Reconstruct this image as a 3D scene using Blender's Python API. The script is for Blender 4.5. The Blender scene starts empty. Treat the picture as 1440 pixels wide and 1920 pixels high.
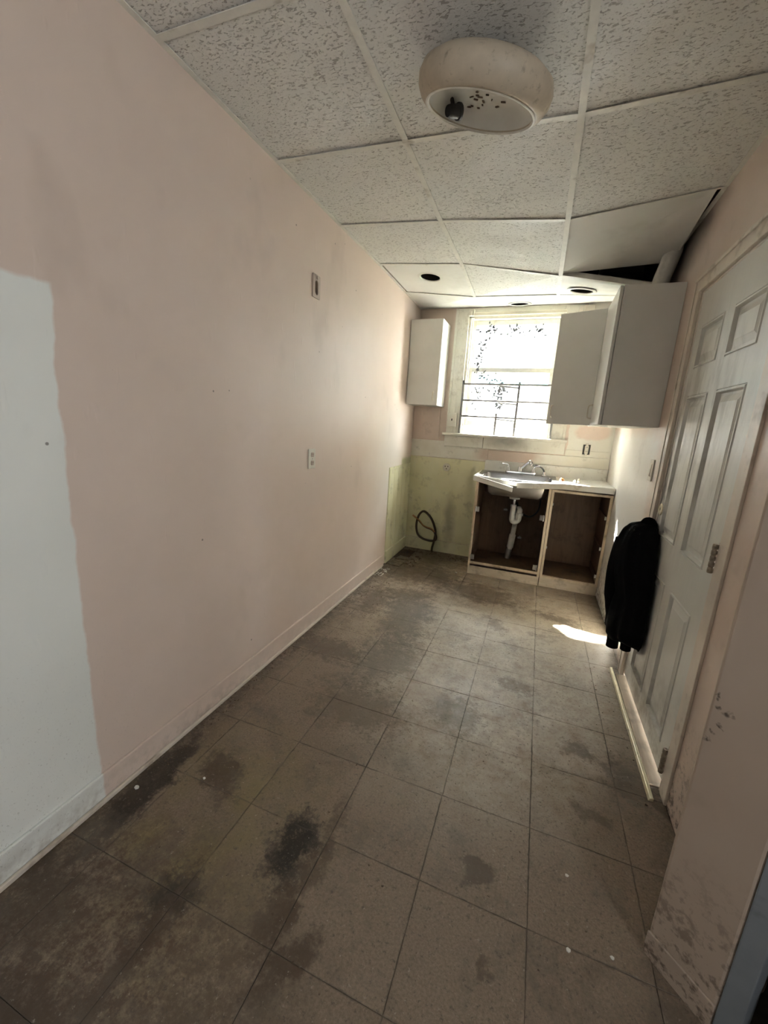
import bpy, math, random
from mathutils import Vector, Matrix
random.seed(7)
PI = math.pi
scene = bpy.context.scene
COL = scene.collection

# ------------------------------------------------------------------ camera
cam_d = bpy.data.cameras.new('camera')
cam = bpy.data.objects.new('camera', cam_d)
COL.objects.link(cam)
scene.camera = cam
F_PX = 756.39
cam_d.sensor_fit = 'VERTICAL'
cam_d.sensor_height = 24.0
cam_d.sensor_width = 18.0
cam_d.lens = F_PX / 1920.0 * 24.0
cam_d.clip_start = 0.02
yaw, pitch, roll = -0.3517, -0.2191, 0.0584
fw = Vector((math.sin(yaw) * math.cos(pitch), math.cos(yaw) * math.cos(pitch), math.sin(pitch)))
rt = Vector((math.cos(yaw), -math.sin(yaw), 0))
up = rt.cross(fw)
rt2 = rt * math.cos(roll) + up * math.sin(roll)
up2 = up * math.cos(roll) - rt * math.sin(roll)
mw = Matrix((rt2, up2, -fw)).transposed().to_4x4()
mw.translation = Vector((-0.1407, -0.9374, 1.3238))
cam.matrix_world = mw

# ------------------------------------------------------------------ light
WORLD_STRENGTH = 36.0
SUN_STRENGTH = 250.0
EXPOSURE = 0.86
world = bpy.data.worlds.new('sky')
scene.world = world
world.use_nodes = True
bg = world.node_tree.nodes['Background']
bg.inputs[0].default_value = (0.93, 0.97, 1.0, 1)
bg.inputs[1].default_value = WORLD_STRENGTH
sun_d = bpy.data.lights.new('sun', 'SUN')
sun_d.energy = SUN_STRENGTH
sun_d.angle = math.radians(1.4)
sun_d.color = (1.0, 0.97, 0.90)
sun = bpy.data.objects.new('sun', sun_d)
COL.objects.link(sun)
sun.rotation_euler = Vector((0.71, -1.0, -1.25)).to_track_quat('-Z', 'Y').to_euler()
sun.location = (-3, 7, 6)


def portal(name, loc, rot, sx, sy):
    d = bpy.data.lights.new(name, 'AREA')
    d.shape = 'RECTANGLE'
    d.size = sx
    d.size_y = sy
    d.cycles.is_portal = True
    o = bpy.data.objects.new(name, d)
    COL.objects.link(o)
    o.location = loc
    o.rotation_euler = rot
    return o


portal('daylight_portal_kitchen', (-0.48, 3.40, 1.82), (-PI / 2, 0, 0), 0.86, 1.16)
portal('fill_portal_side', (1.58, -1.90, 1.50), (0, PI / 2, 0), 0.6, 0.6)  # serves the opening added in the side room for fill

scene.view_settings.view_transform = 'Standard'
scene.view_settings.look = 'None'
scene.view_settings.exposure = EXPOSURE
scene.view_settings.gamma = 1.0
scene.view_settings.use_curve_mapping = False
scene.cycles.use_denoising = True
scene.cycles.max_bounces = 7
scene.cycles.diffuse_bounces = 4
scene.cycles.use_adaptive_sampling = True
scene.cycles.adaptive_threshold = 0.05
scene.cycles.adaptive_min_samples = 24
scene.cycles.transparent_max_bounces = 16
scene.cycles.caustics_reflective = False
scene.cycles.caustics_refractive = False
scene.cycles.sample_clamp_indirect = 15.0

# ------------------------------------------------------------------ constants
XL, XR, YB, ZT = -1.385, 0.472, 3.174, 2.80
YREAR = -3.2
T = 0.3048


# ------------------------------------------------------------------ materials
class NT:
    def __init__(self, name):
        self.m = bpy.data.materials.new(name)
        self.m.use_nodes = True
        self.t = self.m.node_tree
        self.t.nodes.clear()
        self.out = self.t.nodes.new('ShaderNodeOutputMaterial')
        self.geo = self.t.nodes.new('ShaderNodeNewGeometry')
        self.pos = self.geo.outputs['Position']

    def nd(self, ty, **kw):
        n = self.t.nodes.new(ty)
        for k, v in kw.items():
            setattr(n, k, v)
        return n

    def put(self, sock, v):
        if isinstance(v, bpy.types.NodeSocket):
            self.t.links.new(v, sock)
        elif isinstance(v, (tuple, list)) and len(v) == 3 and sock.type == 'RGBA':
            sock.default_value = (*v, 1)
        else:
            sock.default_value = v

    def math(self, op, a, b=0.0, clamp=False):
        n = self.nd('ShaderNodeMath', operation=op)
        n.use_clamp = clamp
        self.put(n.inputs[0], a)
        self.put(n.inputs[1], b)
        return n.outputs[0]

    def map(self, v, a, b, c=0.0, d=1.0):
        n = self.nd('ShaderNodeMapRange')
        n.clamp = True
        self.put(n.inputs[0], v)
        for i, x in enumerate((a, b, c, d)):
            n.inputs[i + 1].default_value = x
        return n.outputs[0]

    def xyz(self, v=None):
        n = self.nd('ShaderNodeSeparateXYZ')
        self.put(n.inputs[0], v or self.pos)
        return n.outputs

    def mapping(self, scale=(1, 1, 1), loc=(0, 0, 0), rot=(0, 0, 0), v=None, ty='POINT'):
        n = self.nd('ShaderNodeMapping', vector_type=ty)
        self.put(n.inputs[0], v or self.pos)
        n.inputs[1].default_value = loc
        n.inputs[2].default_value = rot
        n.inputs[3].default_value = scale
        return n.outputs[0]

    def noise(self, scale, detail=3, rough=0.5, dist=0.0, v=None, color=False):
        n = self.nd('ShaderNodeTexNoise')
        self.put(n.inputs['Vector'], v or self.pos)
        n.inputs['Scale'].default_value = scale
        n.inputs['Detail'].default_value = min(detail, 3.5)
        n.inputs['Roughness'].default_value = rough
        n.inputs['Distortion'].default_value = dist
        return n.outputs['Color' if color else 0]

    def voronoi(self, scale, v=None, feature='F1'):
        n = self.nd('ShaderNodeTexVoronoi', feature=feature)
        self.put(n.inputs['Vector'], v or self.pos)
        n.inputs['Scale'].default_value = scale
        return n.outputs['Distance']

    def mix(self, f, a, b, blend='MIX'):
        n = self.nd('ShaderNodeMix', data_type='RGBA', blend_type=blend)
        self.put(n.inputs[0], f)
        self.put(n.inputs[6], a)
        self.put(n.inputs[7], b)
        return n.outputs[2]

    def rnd(self):
        return self.nd('ShaderNodeObjectInfo').outputs['Random']

    def warp(self, amt, scale):
        c = self.noise(scale, 4, 0.6, color=True)
        s = self.nd('ShaderNodeVectorMath', operation='SUBTRACT')
        self.put(s.inputs[0], c)
        s.inputs[1].default_value = (0.5, 0.5, 0.5)
        k = self.nd('ShaderNodeVectorMath', operation='SCALE')
        self.put(k.inputs[0], s.outputs[0])
        k.inputs[3].default_value = amt
        a = self.nd('ShaderNodeVectorMath', operation='ADD')
        self.put(a.inputs[0], self.pos)
        self.put(a.inputs[1], k.outputs[0])
        return a.outputs[0]

    def blob(self, v, cx, cy, cz, rx, ry, rz, rot=0.0, soft=0.5):
        m = self.mapping((rx, ry, rz), (cx, cy, cz), (0, 0, rot), v, 'TEXTURE')
        l = self.nd('ShaderNodeVectorMath', operation='LENGTH')
        self.put(l.inputs[0], m)
        return self.map(l.outputs[1], 1.0 - soft, 1.0 + soft, 1.0, 0.0)

    def bump(self, h, strength=0.3, dist=0.01, normal=None):
        n = self.nd('ShaderNodeBump')
        n.inputs['Strength'].default_value = strength
        n.inputs['Distance'].default_value = dist
        self.put(n.inputs['Height'], h)
        if normal:
            self.put(n.inputs['Normal'], normal)
        return n.outputs[0]

    def done(self, color, rough=0.5, metal=0.0, normal=None, spec=0.5, **kw):
        b = self.nd('ShaderNodeBsdfPrincipled')
        self.put(b.inputs['Base Color'], color)
        self.put(b.inputs['Roughness'], rough)
        self.put(b.inputs['Metallic'], metal)
        self.put(b.inputs['Specular IOR Level'], spec)
        if normal:
            self.put(b.inputs['Normal'], normal)
        for k, v in kw.items():
            self.put(b.inputs[k], v)
        self.t.links.new(b.outputs[0], self.out.inputs[0])
        return self.m


PINK = (0.60, 0.485, 0.415)
WHITE_P = (0.70, 0.70, 0.645)
GREEN_P = (0.50, 0.49, 0.30)


def simple(name, color, rough=0.5, metal=0.0, var=0.12, scale=30.0, bump=0.0, spec=0.5, dirt=None, dirt_scale=6.0, dirt_lo=0.55):
    n = NT(name)
    f = n.noise(scale, 4, 0.6)
    dark = tuple(c * (1 - var) for c in color)
    lite = tuple(min(1, c * (1 + var * 0.5)) for c in color)
    c = n.mix(n.map(f, 0.3, 0.7), dark, lite)
    if dirt:
        d = n.map(n.noise(dirt_scale, 6, 0.7), dirt_lo, dirt_lo + 0.2)
        c = n.mix(d, c, dirt)
    nr = n.bump(f, bump, 0.004) if bump else None
    return n.done(c, rough, metal, nr, spec)


def m_left_wall():
    n = NT('paint_left_wall')
    x, y, z = n.xyz()
    wv = n.warp(0.03, 9)
    wx, wy, wz = n.xyz(wv)
    # roller-edged white patch near the camera
    zz = n.map(z, 1.44, 1.54, 0.0, -0.012)
    edge = n.math('ADD', n.math('ADD', wy, 0.185), zz)
    m1 = n.map(edge, -0.004, 0.004, 1, 0)
    top = n.math('ADD', n.math('ADD', wz, -1.625), n.math('MULTIPLY', y, 0.0))
    m2 = n.map(top, -0.006, 0.006, 1, 0)
    patch = n.math('MULTIPLY', m1, m2)
    f = n.noise(2.2, 4, 0.6)
    pink = n.mix(n.map(f, 0.3, 0.7), (0.665, 0.54, 0.462), (0.705, 0.58, 0.505))
    white = n.mix(n.map(n.noise(3.0, 4), 0.3, 0.7), (0.76, 0.765, 0.72), (0.81, 0.815, 0.77))
    c = n.mix(patch, pink, white)
    # whiter primer towards the far lower corner
    wv2 = n.warp(0.35, 4)
    pr = n.blob(wv2, XL, 2.55, 0.95, 1, 0.42, 0.45, soft=0.6)
    c = n.mix(n.math('MULTIPLY', pr, 0.6), c, (0.76, 0.73, 0.68))
    # old green paint in the corner
    g1 = n.map(wy, 2.86, 2.90)
    gr = n.math('MULTIPLY', g1, n.map(wz, 1.0, 0.97))
    c = n.mix(gr, c, GREEN_P)
    # specks and scuffs
    sp = n.map(n.voronoi(9.0), 0.05, 0.03)
    spm = n.math('MULTIPLY', sp, n.map(n.noise(3.1, 2), 0.52, 0.6))
    c = n.mix(n.math('MULTIPLY', spm, 0.75), c, (0.12, 0.10, 0.08))
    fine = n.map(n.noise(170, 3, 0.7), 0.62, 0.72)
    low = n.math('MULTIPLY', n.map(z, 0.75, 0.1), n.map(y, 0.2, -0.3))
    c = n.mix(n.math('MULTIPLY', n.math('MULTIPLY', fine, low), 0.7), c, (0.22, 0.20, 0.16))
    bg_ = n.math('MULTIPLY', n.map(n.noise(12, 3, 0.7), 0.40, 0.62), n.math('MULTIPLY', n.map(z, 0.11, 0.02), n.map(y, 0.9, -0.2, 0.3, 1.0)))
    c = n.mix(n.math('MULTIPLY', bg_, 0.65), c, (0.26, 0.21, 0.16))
    sc = n.map(n.noise(2.4, 6, 0.65, v=n.mapping((1, 1, 0.6))), 0.60, 0.74)
    c = n.mix(n.math('MULTIPLY', sc, 0.22), c, (0.30, 0.24, 0.20))
    # brushed, lumpy plaster
    st = n.noise(7, 3, 0.5, v=n.mapping((1, 1.4, 0.4)))
    lump = n.noise(26, 3, 0.5, v=n.mapping((1, 1.0, 0.45)))
    nr = n.bump(st, 0.10, 0.012)
    nr = n.bump(lump, 0.06, 0.006, nr)
    dn = n.map(n.noise(21, 2, 0.4, v=n.mapping((1, 1.3, 0.42))), 0.66, 0.74)
    nr = n.bump(dn, 0.18, 0.005, nr)
    return n.done(c, n.mix(patch, (0.46, 0.46, 0.46), (0.6, 0.6, 0.6)), 0, nr, 0.4)


def m_back_wall():
    n = NT('paint_back_wall')
    wv = n.warp(0.06, 7)
    x, y, z = n.xyz(wv)
    f = n.noise(4, 4, 0.6)
    c = n.mix(n.map(f, 0.3, 0.7), (0.64, 0.52, 0.445), (0.69, 0.57, 0.495))
    white = n.mix(n.map(n.noise(5, 4), 0.3, 0.7), (0.72, 0.70, 0.63), (0.78, 0.76, 0.69))
    bl = n.blob(wv, 0.30, YB, 1.34, 0.14, 1, 0.07, soft=0.15)
    wm = n.math('MULTIPLY', n.map(x, 0.10, 0.105), n.math('SUBTRACT', 1.0, bl))
    c = n.mix(wm, c, white)
    dirt = n.map(n.noise(7, 6, 0.7), 0.58, 0.72)
    c = n.mix(n.math('MULTIPLY', dirt, 0.25), c, (0.25, 0.2, 0.15))
    return n.done(c, 0.5, 0, n.bump(n.noise(60, 4), 0.15, 0.004))


def m_band():
    n = NT('patched_plaster_board')
    wv = n.warp(0.12, 6)
    x, y, z = n.xyz(wv)
    white = n.mix(n.map(n.noise(5, 5), 0.3, 0.7), (0.68, 0.64, 0.54), (0.80, 0.78, 0.71))
    p = n.blob(wv, -0.42, YB, 1.07, 0.30, 1, 0.09, soft=0.2)
    c = n.mix(p, white, (0.58, 0.47, 0.40))
    d = n.map(n.noise(10, 6, 0.7), 0.6, 0.75)
    c = n.mix(n.math('MULTIPLY', d, 0.4), c, (0.22, 0.18, 0.13))
    return n.done(c, 0.5, 0, n.bump(n.noise(40, 4), 0.2, 0.004))


def m_green(name):
    n = NT(name)
    c = n.mix(n.map(n.noise(5, 5), 0.3, 0.7), (0.67, 0.64, 0.41), (0.74, 0.71, 0.49))
    st = n.noise(9, 4, 0.6, v=n.mapping((1, 3, 0.25)))
    c = n.mix(n.map(st, 0.5, 0.75, 0, 0.5), c, (0.70, 0.68, 0.55))
    d = n.map(n.noise(6, 7, 0.72), 0.55, 0.72)
    c = n.mix(n.math('MULTIPLY', d, 0.45), c, (0.14, 0.11, 0.07))
    wv = n.warp(0.1, 8)
    sm = n.blob(wv, -0.92, YB, 0.36, 0.05, 1, 0.22, soft=0.6)
    c = n.mix(n.math('MULTIPLY', sm, 0.5), c, (0.12, 0.10, 0.07))
    return n.done(c, 0.5, 0, n.bump(st, 0.2, 0.006))


def m_right_wall(name='paint_right_wall', k=1.0):
    n = NT(name)
    f = n.noise(3, 5, 0.6)
    c = n.mix(n.map(f, 0.3, 0.7), (0.62, 0.50, 0.42), (0.66, 0.545, 0.465))
    x, y, z = n.xyz(n.warp(0.1, 5))
    wm = n.math('MULTIPLY', n.map(y, 1.62, 1.75), n.map(z, 1.38, 1.3))
    c = n.mix(wm, c, (0.74, 0.71, 0.66))
    # darker patch below the sagging ceiling corner
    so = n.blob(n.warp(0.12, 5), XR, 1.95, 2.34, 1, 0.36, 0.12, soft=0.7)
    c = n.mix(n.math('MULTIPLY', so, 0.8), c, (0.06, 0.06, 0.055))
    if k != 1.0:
        c = n.mix(1.0, c, (k, k * 0.985, k * 0.94), 'MULTIPLY')  # pier copy of the same paint, darkened to put its shade in the colour
    d = n.map(n.noise(5, 7, 0.7), 0.58, 0.75)
    c = n.mix(n.math('MULTIPLY', d, 0.25), c, (0.24, 0.19, 0.14))
    wd = n.warp(0.05, 30)
    for (cx_, cy2, cz_, rz_) in ((0.304, 0.061, 0.777, 0.004), (0.304, 0.061, 0.754, 0.006), (0.316, 0.048, 0.745, 0.007), (0.309, 0.056, 0.712, 0.004), (0.303, 0.062, 0.690, 0.004), (0.299, 0.066, 0.668, 0.005)):
        bl = n.blob(wd, cx_ - 0.003, cy2 - 0.003, cz_, 0.006, 0.006, rz_, soft=0.4)
        c = n.mix(n.math('MULTIPLY', bl, 0.85), c, (0.06, 0.045, 0.035))
    # grime towards the floor
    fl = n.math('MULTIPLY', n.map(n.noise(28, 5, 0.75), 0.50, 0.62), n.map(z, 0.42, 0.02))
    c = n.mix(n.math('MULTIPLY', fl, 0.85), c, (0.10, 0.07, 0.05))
    return n.done(c, 0.42, 0, n.bump(n.noise(35, 4), 0.12, 0.006))


def m_floor_tile():
    n = NT('worn_vinyl_tile')
    r = n.rnd()
    base = n.mix(r, (0.195, 0.142, 0.098), (0.240, 0.180, 0.130))
    spk = n.noise(140, 4, 0.75)
    c = n.mix(n.map(spk, 0.35, 0.65), (0.14, 0.10, 0.068), (0.31, 0.245, 0.185))
    c = n.mix(0.5, base, c)
    wv = n.warp(0.22, 5.5)
    wv2 = n.warp(0.12, 13)

    # mid floor worn paler by feet, with window sheen painted into the colour
    pale = n.math('MULTIPLY', n.blob(wv, -0.20, 1.15, 0, 0.55, 0.75, 1, -0.15, soft=0.45), n.map(n.noise(9, 6, 0.72), 0.25, 0.6))
    c = n.mix(n.math('MULTIPLY', pale, 0.92), c, (0.52, 0.47, 0.40))
    pale2 = n.math('MULTIPLY', n.blob(wv, -0.75, 2.0, 0, 0.75, 0.9, 1, soft=0.5), n.map(n.noise(6, 6, 0.72), 0.3, 0.6))
    c = n.mix(n.math('MULTIPLY', pale2, 0.6), c, (0.44, 0.375, 0.285))

    pale3 = n.math('MULTIPLY', n.blob(wv, 0.10, 1.95, 0, 0.40, 0.5, 1, soft=0.4), n.map(n.noise(8, 5, 0.7), 0.25, 0.55))
    c = n.mix(n.math('MULTIPLY', pale3, 0.5), c, (0.44, 0.37, 0.27))
    # olive tiles at the near left
    ol = n.math('MULTIPLY', n.blob(wv, -1.0, -0.10, 0, 0.30, 0.36, 1, soft=0.5), n.map(n.noise(5, 5), 0.35, 0.6))
    c = n.mix(n.math('MULTIPLY', ol, 0.8), c, (0.215, 0.170, 0.082))
    # brown zone at the very near left
    br = n.blob(wv, -1.15, -0.55, 0, 0.50, 0.40, 1, soft=0.35)
    brn = n.map(n.math('ADD', n.math('MULTIPLY', n.noise(24, 5, 0.75), 0.6), n.math('MULTIPLY', n.noise(90, 4, 0.8), 0.4)), 0.40, 0.56)
    c = n.mix(n.math('MULTIPLY', n.math('MULTIPLY', br, brn), 0.9), c, (0.085, 0.05, 0.03))
    br2 = n.blob(wv, -0.62, -0.42, 0, 0.16, 0.18, 1, soft=0.5)
    c = n.mix(n.math('MULTIPLY', n.math('MULTIPLY', br2, brn), 0.7), c, (0.11, 0.08, 0.05))

    raw = n.noise(20.0, 6, 0.78)
    raw2 = n.noise(75.0, 4, 0.8)
    rawm = n.math('ADD', n.math('MULTIPLY', raw, 0.65), n.math('MULTIPLY', raw2, 0.35))
    shared = n.map(rawm, 0.38, 0.54)

    def stain(c, v, cx, cy, rx, ry, rot, k, col, soft=0.5, ns=18.0):
        b = n.blob(v, cx, cy, 0, rx, ry, 1, rot, soft)
        g = n.map(n.math('ADD', rawm, n.math('MULTIPLY', b, 0.30)), 0.57, 0.76)
        return n.mix(n.math('MULTIPLY', n.math('MULTIPLY', g, n.map(b, 0.0, 0.25)), k), c, col)
    DK = (0.026, 0.020, 0.015)
    GY = (0.12, 0.10, 0.078)
    BR = (0.075, 0.048, 0.029)
    c = stain(c, wv, -0.86, 1.60, 0.17, 0.42, 0.1, 0.75, GY)
    c = stain(c, wv, -0.80, 1.05, 0.16, 0.28, -0.2, 0.65, GY)
    c = stain(c, wv, -0.78, 0.62, 0.24, 0.16, 0.0, 0.7, (0.13, 0.10, 0.07))
    c = stain(c, wv, -1.15, 0.98, 0.22, 0.12, 0.0, 0.6, BR)
    c = stain(c, wv2, -1.29, -0.08, 0.055, 0.24, 0.1, 1.0, DK, 0.4)
    c = stain(c, wv2, -1.10, 0.06, 0.06, 0.12, 0.9, 0.8, BR, 0.5)
    c = stain(c, wv2, -0.70, -0.06, 0.075, 0.11, 0.2, 1.0, DK, 0.5)
    c = stain(c, wv2, -0.64, -0.24, 0.05, 0.10, 0.0, 0.7, BR, 0.5)
    c = stain(c, wv2, -0.56, -0.32, 0.030, 0.09, -0.5, 0.8, BR, 0.5)
    c = stain(c, wv2, -0.93, -0.30, 0.07, 0.06, 0.4, 0.85, DK, 0.6)
    c = stain(c, wv2, -0.15, 0.09, 0.05, 0.04, 0.6, 0.75, BR, 0.3)
    c = stain(c, wv2, -0.10, -0.13, 0.02, 0.035, 0, 0.6, BR, 0.4)
    c = stain(c, wv, -1.0, 2.45, 0.40, 0.28, 0, 0.75, BR)
    c = stain(c, wv, -1.05, 2.95, 0.40, 0.30, 0, 0.85, (0.10, 0.075, 0.04))
    c = stain(c, wv, -0.45, 2.25, 0.35, 0.16, 0, 0.65, BR)
    c = stain(c, wv2, 0.14, 2.05, 0.14, 0.06, -0.3, 0.7, BR)
    c = stain(c, wv2, 0.36, 0.66, 0.08, 0.13, 0, 0.6, GY)
    c = stain(c, wv2, -0.35, 0.75, 0.13, 0.12, 0, 0.6, GY)
    c = stain(c, wv2, -0.1, 1.1, 0.09, 0.06, 0, 0.5, BR)
    c = stain(c, wv2, -0.61, -0.10, 0.03, 0.22, 0.0, 0.7, BR, 0.6)
    c = stain(c, wv2, -0.92, -0.42, 0.025, 0.20, 0.0, 0.8, BR, 0.6)
    c = stain(c, wv2, -1.22, -0.45, 0.12, 0.10, 0.0, 0.7, BR, 0.7)
    c = stain(c, wv2, -1.05, -0.62, 0.16, 0.08, 0.2, 0.9, BR, 0.7)
    c = stain(c, wv, -1.16, 1.75, 0.13, 0.25, 0.0, 0.7, BR, 0.6)
    c = stain(c, wv, -0.95, 1.95, 0.22, 0.10, 0.3, 0.6, BR, 0.6)
    c = stain(c, wv2, -0.25, 1.75, 0.05, 0.10, 0.4, 0.5, BR, 0.6)
    c = stain(c, wv2, 0.18, 0.75, 0.06, 0.05, 0.0, 0.6, BR, 0.5)
    c = stain(c, wv2, 0.20, 0.45, 0.08, 0.03, -0.3, 0.5, BR, 0.5)
    x, y, z = n.xyz(wv2)
    # grime gathered along the left wall and the foot of the right wall
    el = n.math('MULTIPLY', n.map(x, -1.22, -1.36), shared)
    c = n.mix(n.math('MULTIPLY', el, 0.85), c, (0.07, 0.05, 0.032))
    er = n.math('MULTIPLY', n.map(x, 0.40, 0.47), shared)
    c = n.mix(n.math('MULTIPLY', er, 0.7), c, (0.09, 0.07, 0.05))
    # general scuffing
    g = n.map(n.math('ADD', n.math('MULTIPLY', n.noise(4.5, 6, 0.72, 0.0), 0.6), n.math('MULTIPLY', rawm, 0.4)), 0.50, 0.60)
    c = n.mix(n.math('MULTIPLY', g, 0.55), c, (0.125, 0.10, 0.075))
    sp = n.map(raw2, 0.57, 0.66)
    c = n.mix(n.math('MULTIPLY', sp, 0.75), c, (0.085, 0.065, 0.048))
    wh = n.map(n.noise(60, 4, 0.8, v=n.mapping((1, 1, 1), (3.3, 1.7, 0))), 0.62, 0.72)
    c = n.mix(n.math('MULTIPLY', wh, 0.45), c, (0.55, 0.50, 0.43))
    # grime worked into tile joints: nearest joint distance
    def joint(s):
        a = n.math('DIVIDE', s, T)
        fr = n.math('FRACT', n.math('ADD', a, 100.0))
        d = n.math('ABSOLUTE', n.math('SUBTRACT', fr, 0.5))
        return n.map(d, 0.486, 0.498)
    xo, yo, zo = n.xyz(n.warp(0.012, 30))
    j = n.math('MAXIMUM', joint(xo), joint(yo))
    jn = n.map(n.noise(7, 5, 0.7), 0.38, 0.60)
    c = n.mix(n.math('MULTIPLY', n.math('MULTIPLY', j, jn), 0.8), c, (0.085, 0.065, 0.048))
    rough = n.map(n.noise(14, 6, 0.7), 0.3, 0.7, 0.34, 0.62)
    nr = n.bump(n.noise(90, 5, 0.7), 0.12, 0.003)
    nr = n.bump(n.noise(9, 4), 0.10, 0.012, nr)
    return n.done(c, rough, 0, nr, 0.5)


def m_ceiling_tile(smooth=False):
    n = NT('smooth_ceiling_tile' if smooth else 'fissured_ceiling_tile')
    base = n.mix(n.map(n.noise(2.2, 4, 0.6), 0.3, 0.7), (0.73, 0.715, 0.675), (0.80, 0.79, 0.755))
    if smooth:
        d = n.map(n.noise(3, 6, 0.7), 0.55, 0.75)
        c = n.mix(n.math('MULTIPLY', d, 0.25), base, (0.35, 0.30, 0.24))
        return n.done(c, 0.7, 0, n.bump(n.noise(120, 3), 0.15, 0.003), 0.3)
    fi = n.noise(115, 2, 0.5, 0.8, v=n.mapping((0.62, 1.25, 1)))
    pit = n.map(fi, 0.575, 0.64)
    fine = n.noise(170, 3, 0.6)
    c = n.mix(n.math('MULTIPLY', pit, 0.60), base, (0.22, 0.19, 0.155))
    c = n.mix(n.map(fine, 0.58, 0.72, 0, 0.35), c, (0.28, 0.25, 0.21))
    h = n.math('SUBTRACT', n.math('MULTIPLY', fine, 0.35), pit)
    return n.done(c, 0.62, 0, n.bump(h, 0.65, 0.004), 0.4)


def m_door():
    n = NT('dirty_door_paint')
    c = n.mix(n.map(n.noise(3, 4), 0.3, 0.7), (0.63, 0.62, 0.57), (0.69, 0.68, 0.63))
    st = n.noise(7, 6, 0.7, v=n.mapping((1, 2.5, 0.6)))
    wv = n.warp(0.25, 4)
    z1 = n.blob(wv, XR, 1.22, 1.35, 1, 0.42, 0.42, soft=0.5)
    d = n.math('MULTIPLY', n.map(st, 0.46, 0.64), z1)
    c = n.mix(n.math('MULTIPLY', d, 0.45), c, (0.22, 0.20, 0.165))
    z2 = n.blob(wv, XR, 1.42, 1.1, 1, 0.09, 0.35, soft=0.5)
    c = n.mix(n.math('MULTIPLY', n.math('MULTIPLY', n.map(st, 0.42, 0.6), z2), 0.75), c, (0.10, 0.085, 0.065))
    x, y, z = n.xyz()
    lo = n.math('MULTIPLY', n.map(n.noise(9, 6, 0.7), 0.42, 0.62), n.map(z, 0.45, 0.02))
    c = n.mix(n.math('MULTIPLY', lo, 0.55), c, (0.16, 0.13, 0.09))
    return n.done(c, 0.38, 0, n.bump(n.noise(18, 4, v=n.mapping((1, 2, 0.5))), 0.12, 0.006), 0.35)


def m_curtain():
    n = NT('sheer_curtain_fabric')
    tr = n.nd('ShaderNodeBsdfTransparent')
    tr.inputs[0].default_value = (0.95, 0.96, 0.98, 1)
    tl = n.nd('ShaderNodeBsdfTranslucent')
    tl.inputs[0].default_value = (0.80, 0.82, 0.86, 1)
    df = n.nd('ShaderNodeBsdfDiffuse')
    df.inputs[0].default_value = (0.70, 0.71, 0.74, 1)
    a = n.nd('ShaderNodeMixShader')
    a.inputs[0].default_value = 0.4
    n.t.links.new(tl.outputs[0], a.inputs[1])
    n.t.links.new(df.outputs[0], a.inputs[2])
    b = n.nd('ShaderNodeMixShader')
    weave = n.map(n.noise(400, 2), 0.3, 0.7, 0.008, 0.03)
    n.put(b.inputs[0], weave)
    n.t.links.new(tr.outputs[0], b.inputs[1])
    n.t.links.new(a.outputs[0], b.inputs[2])
    n.t.links.new(b.outputs[0], n.out.inputs[0])
    return n.m


def m_glass():
    n = NT('window_glass')
    tr = n.nd('ShaderNodeBsdfTransparent')
    tr.inputs[0].default_value = (0.95, 0.97, 0.96, 1)
    gl = n.nd('ShaderNodeBsdfGlossy')
    gl.inputs['Roughness'].default_value = 0.02
    b = n.nd('ShaderNodeMixShader')
    n.put(b.inputs[0], n.map(n.noise(5, 4), 0.4, 0.7, 0.04, 0.07))
    n.t.links.new(tr.outputs[0], b.inputs[1])
    n.t.links.new(gl.outputs[0], b.inputs[2])
    n.t.links.new(b.outputs[0], n.out.inputs[0])
    return n.m


def m_wood(name, a, b, rough=0.55, axis=(1, 1, 0.08)):
    n = NT(name)
    g = n.noise(28, 5, 0.6, 0.6, v=n.mapping(axis))
    c = n.mix(n.map(g, 0.3, 0.7), a, b)
    d = n.map(n.noise(7, 6, 0.7), 0.52, 0.7)
    c = n.mix(n.math('MULTIPLY', d, 0.6), c, tuple(x * 0.35 for x in a))
    return n.done(c, rough, 0, n.bump(g, 0.15, 0.003))


def m_window_paint():
    n = NT('old_window_paint')
    c = n.mix(n.map(n.noise(8, 4), 0.3, 0.7), (0.70, 0.67, 0.58), (0.77, 0.75, 0.68))
    d = n.map(n.noise(9, 7, 0.75), 0.55, 0.72)
    c = n.mix(n.math('MULTIPLY', d, 0.35), c, (0.25, 0.20, 0.13))
    wv = n.warp(0.1, 8)
    s = n.blob(wv, -0.42, YB, 1.2, 0.16, 1, 0.06, soft=0.6)
    c = n.mix(n.math('MULTIPLY', s, 0.6), c, (0.10, 0.09, 0.08))
    return n.done(c, 0.42, 0, n.bump(n.noise(30, 4, v=n.mapping((2, 2, 0.4))), 0.15, 0.004))


def m_counter():
    n = NT('worn_laminate')
    c = n.mix(n.map(n.noise(9, 5), 0.3, 0.7), (0.70, 0.68, 0.62), (0.77, 0.755, 0.70))
    d = n.map(n.noise(12, 7, 0.75), 0.54, 0.7)
    c = n.mix(n.math('MULTIPLY', d, 0.5), c, (0.26, 0.20, 0.13))
    wv = n.warp(0.1, 9)
    b = n.blob(wv, 0.08, 2.70, 0.9, 0.20, 0.07, 1, soft=0.5)
    c = n.mix(n.math('MULTIPLY', b, 0.5), c, (0.45, 0.33, 0.18))
    return n.done(c, 0.33, 0, n.bump(n.noise(40, 4), 0.08, 0.003))


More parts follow.
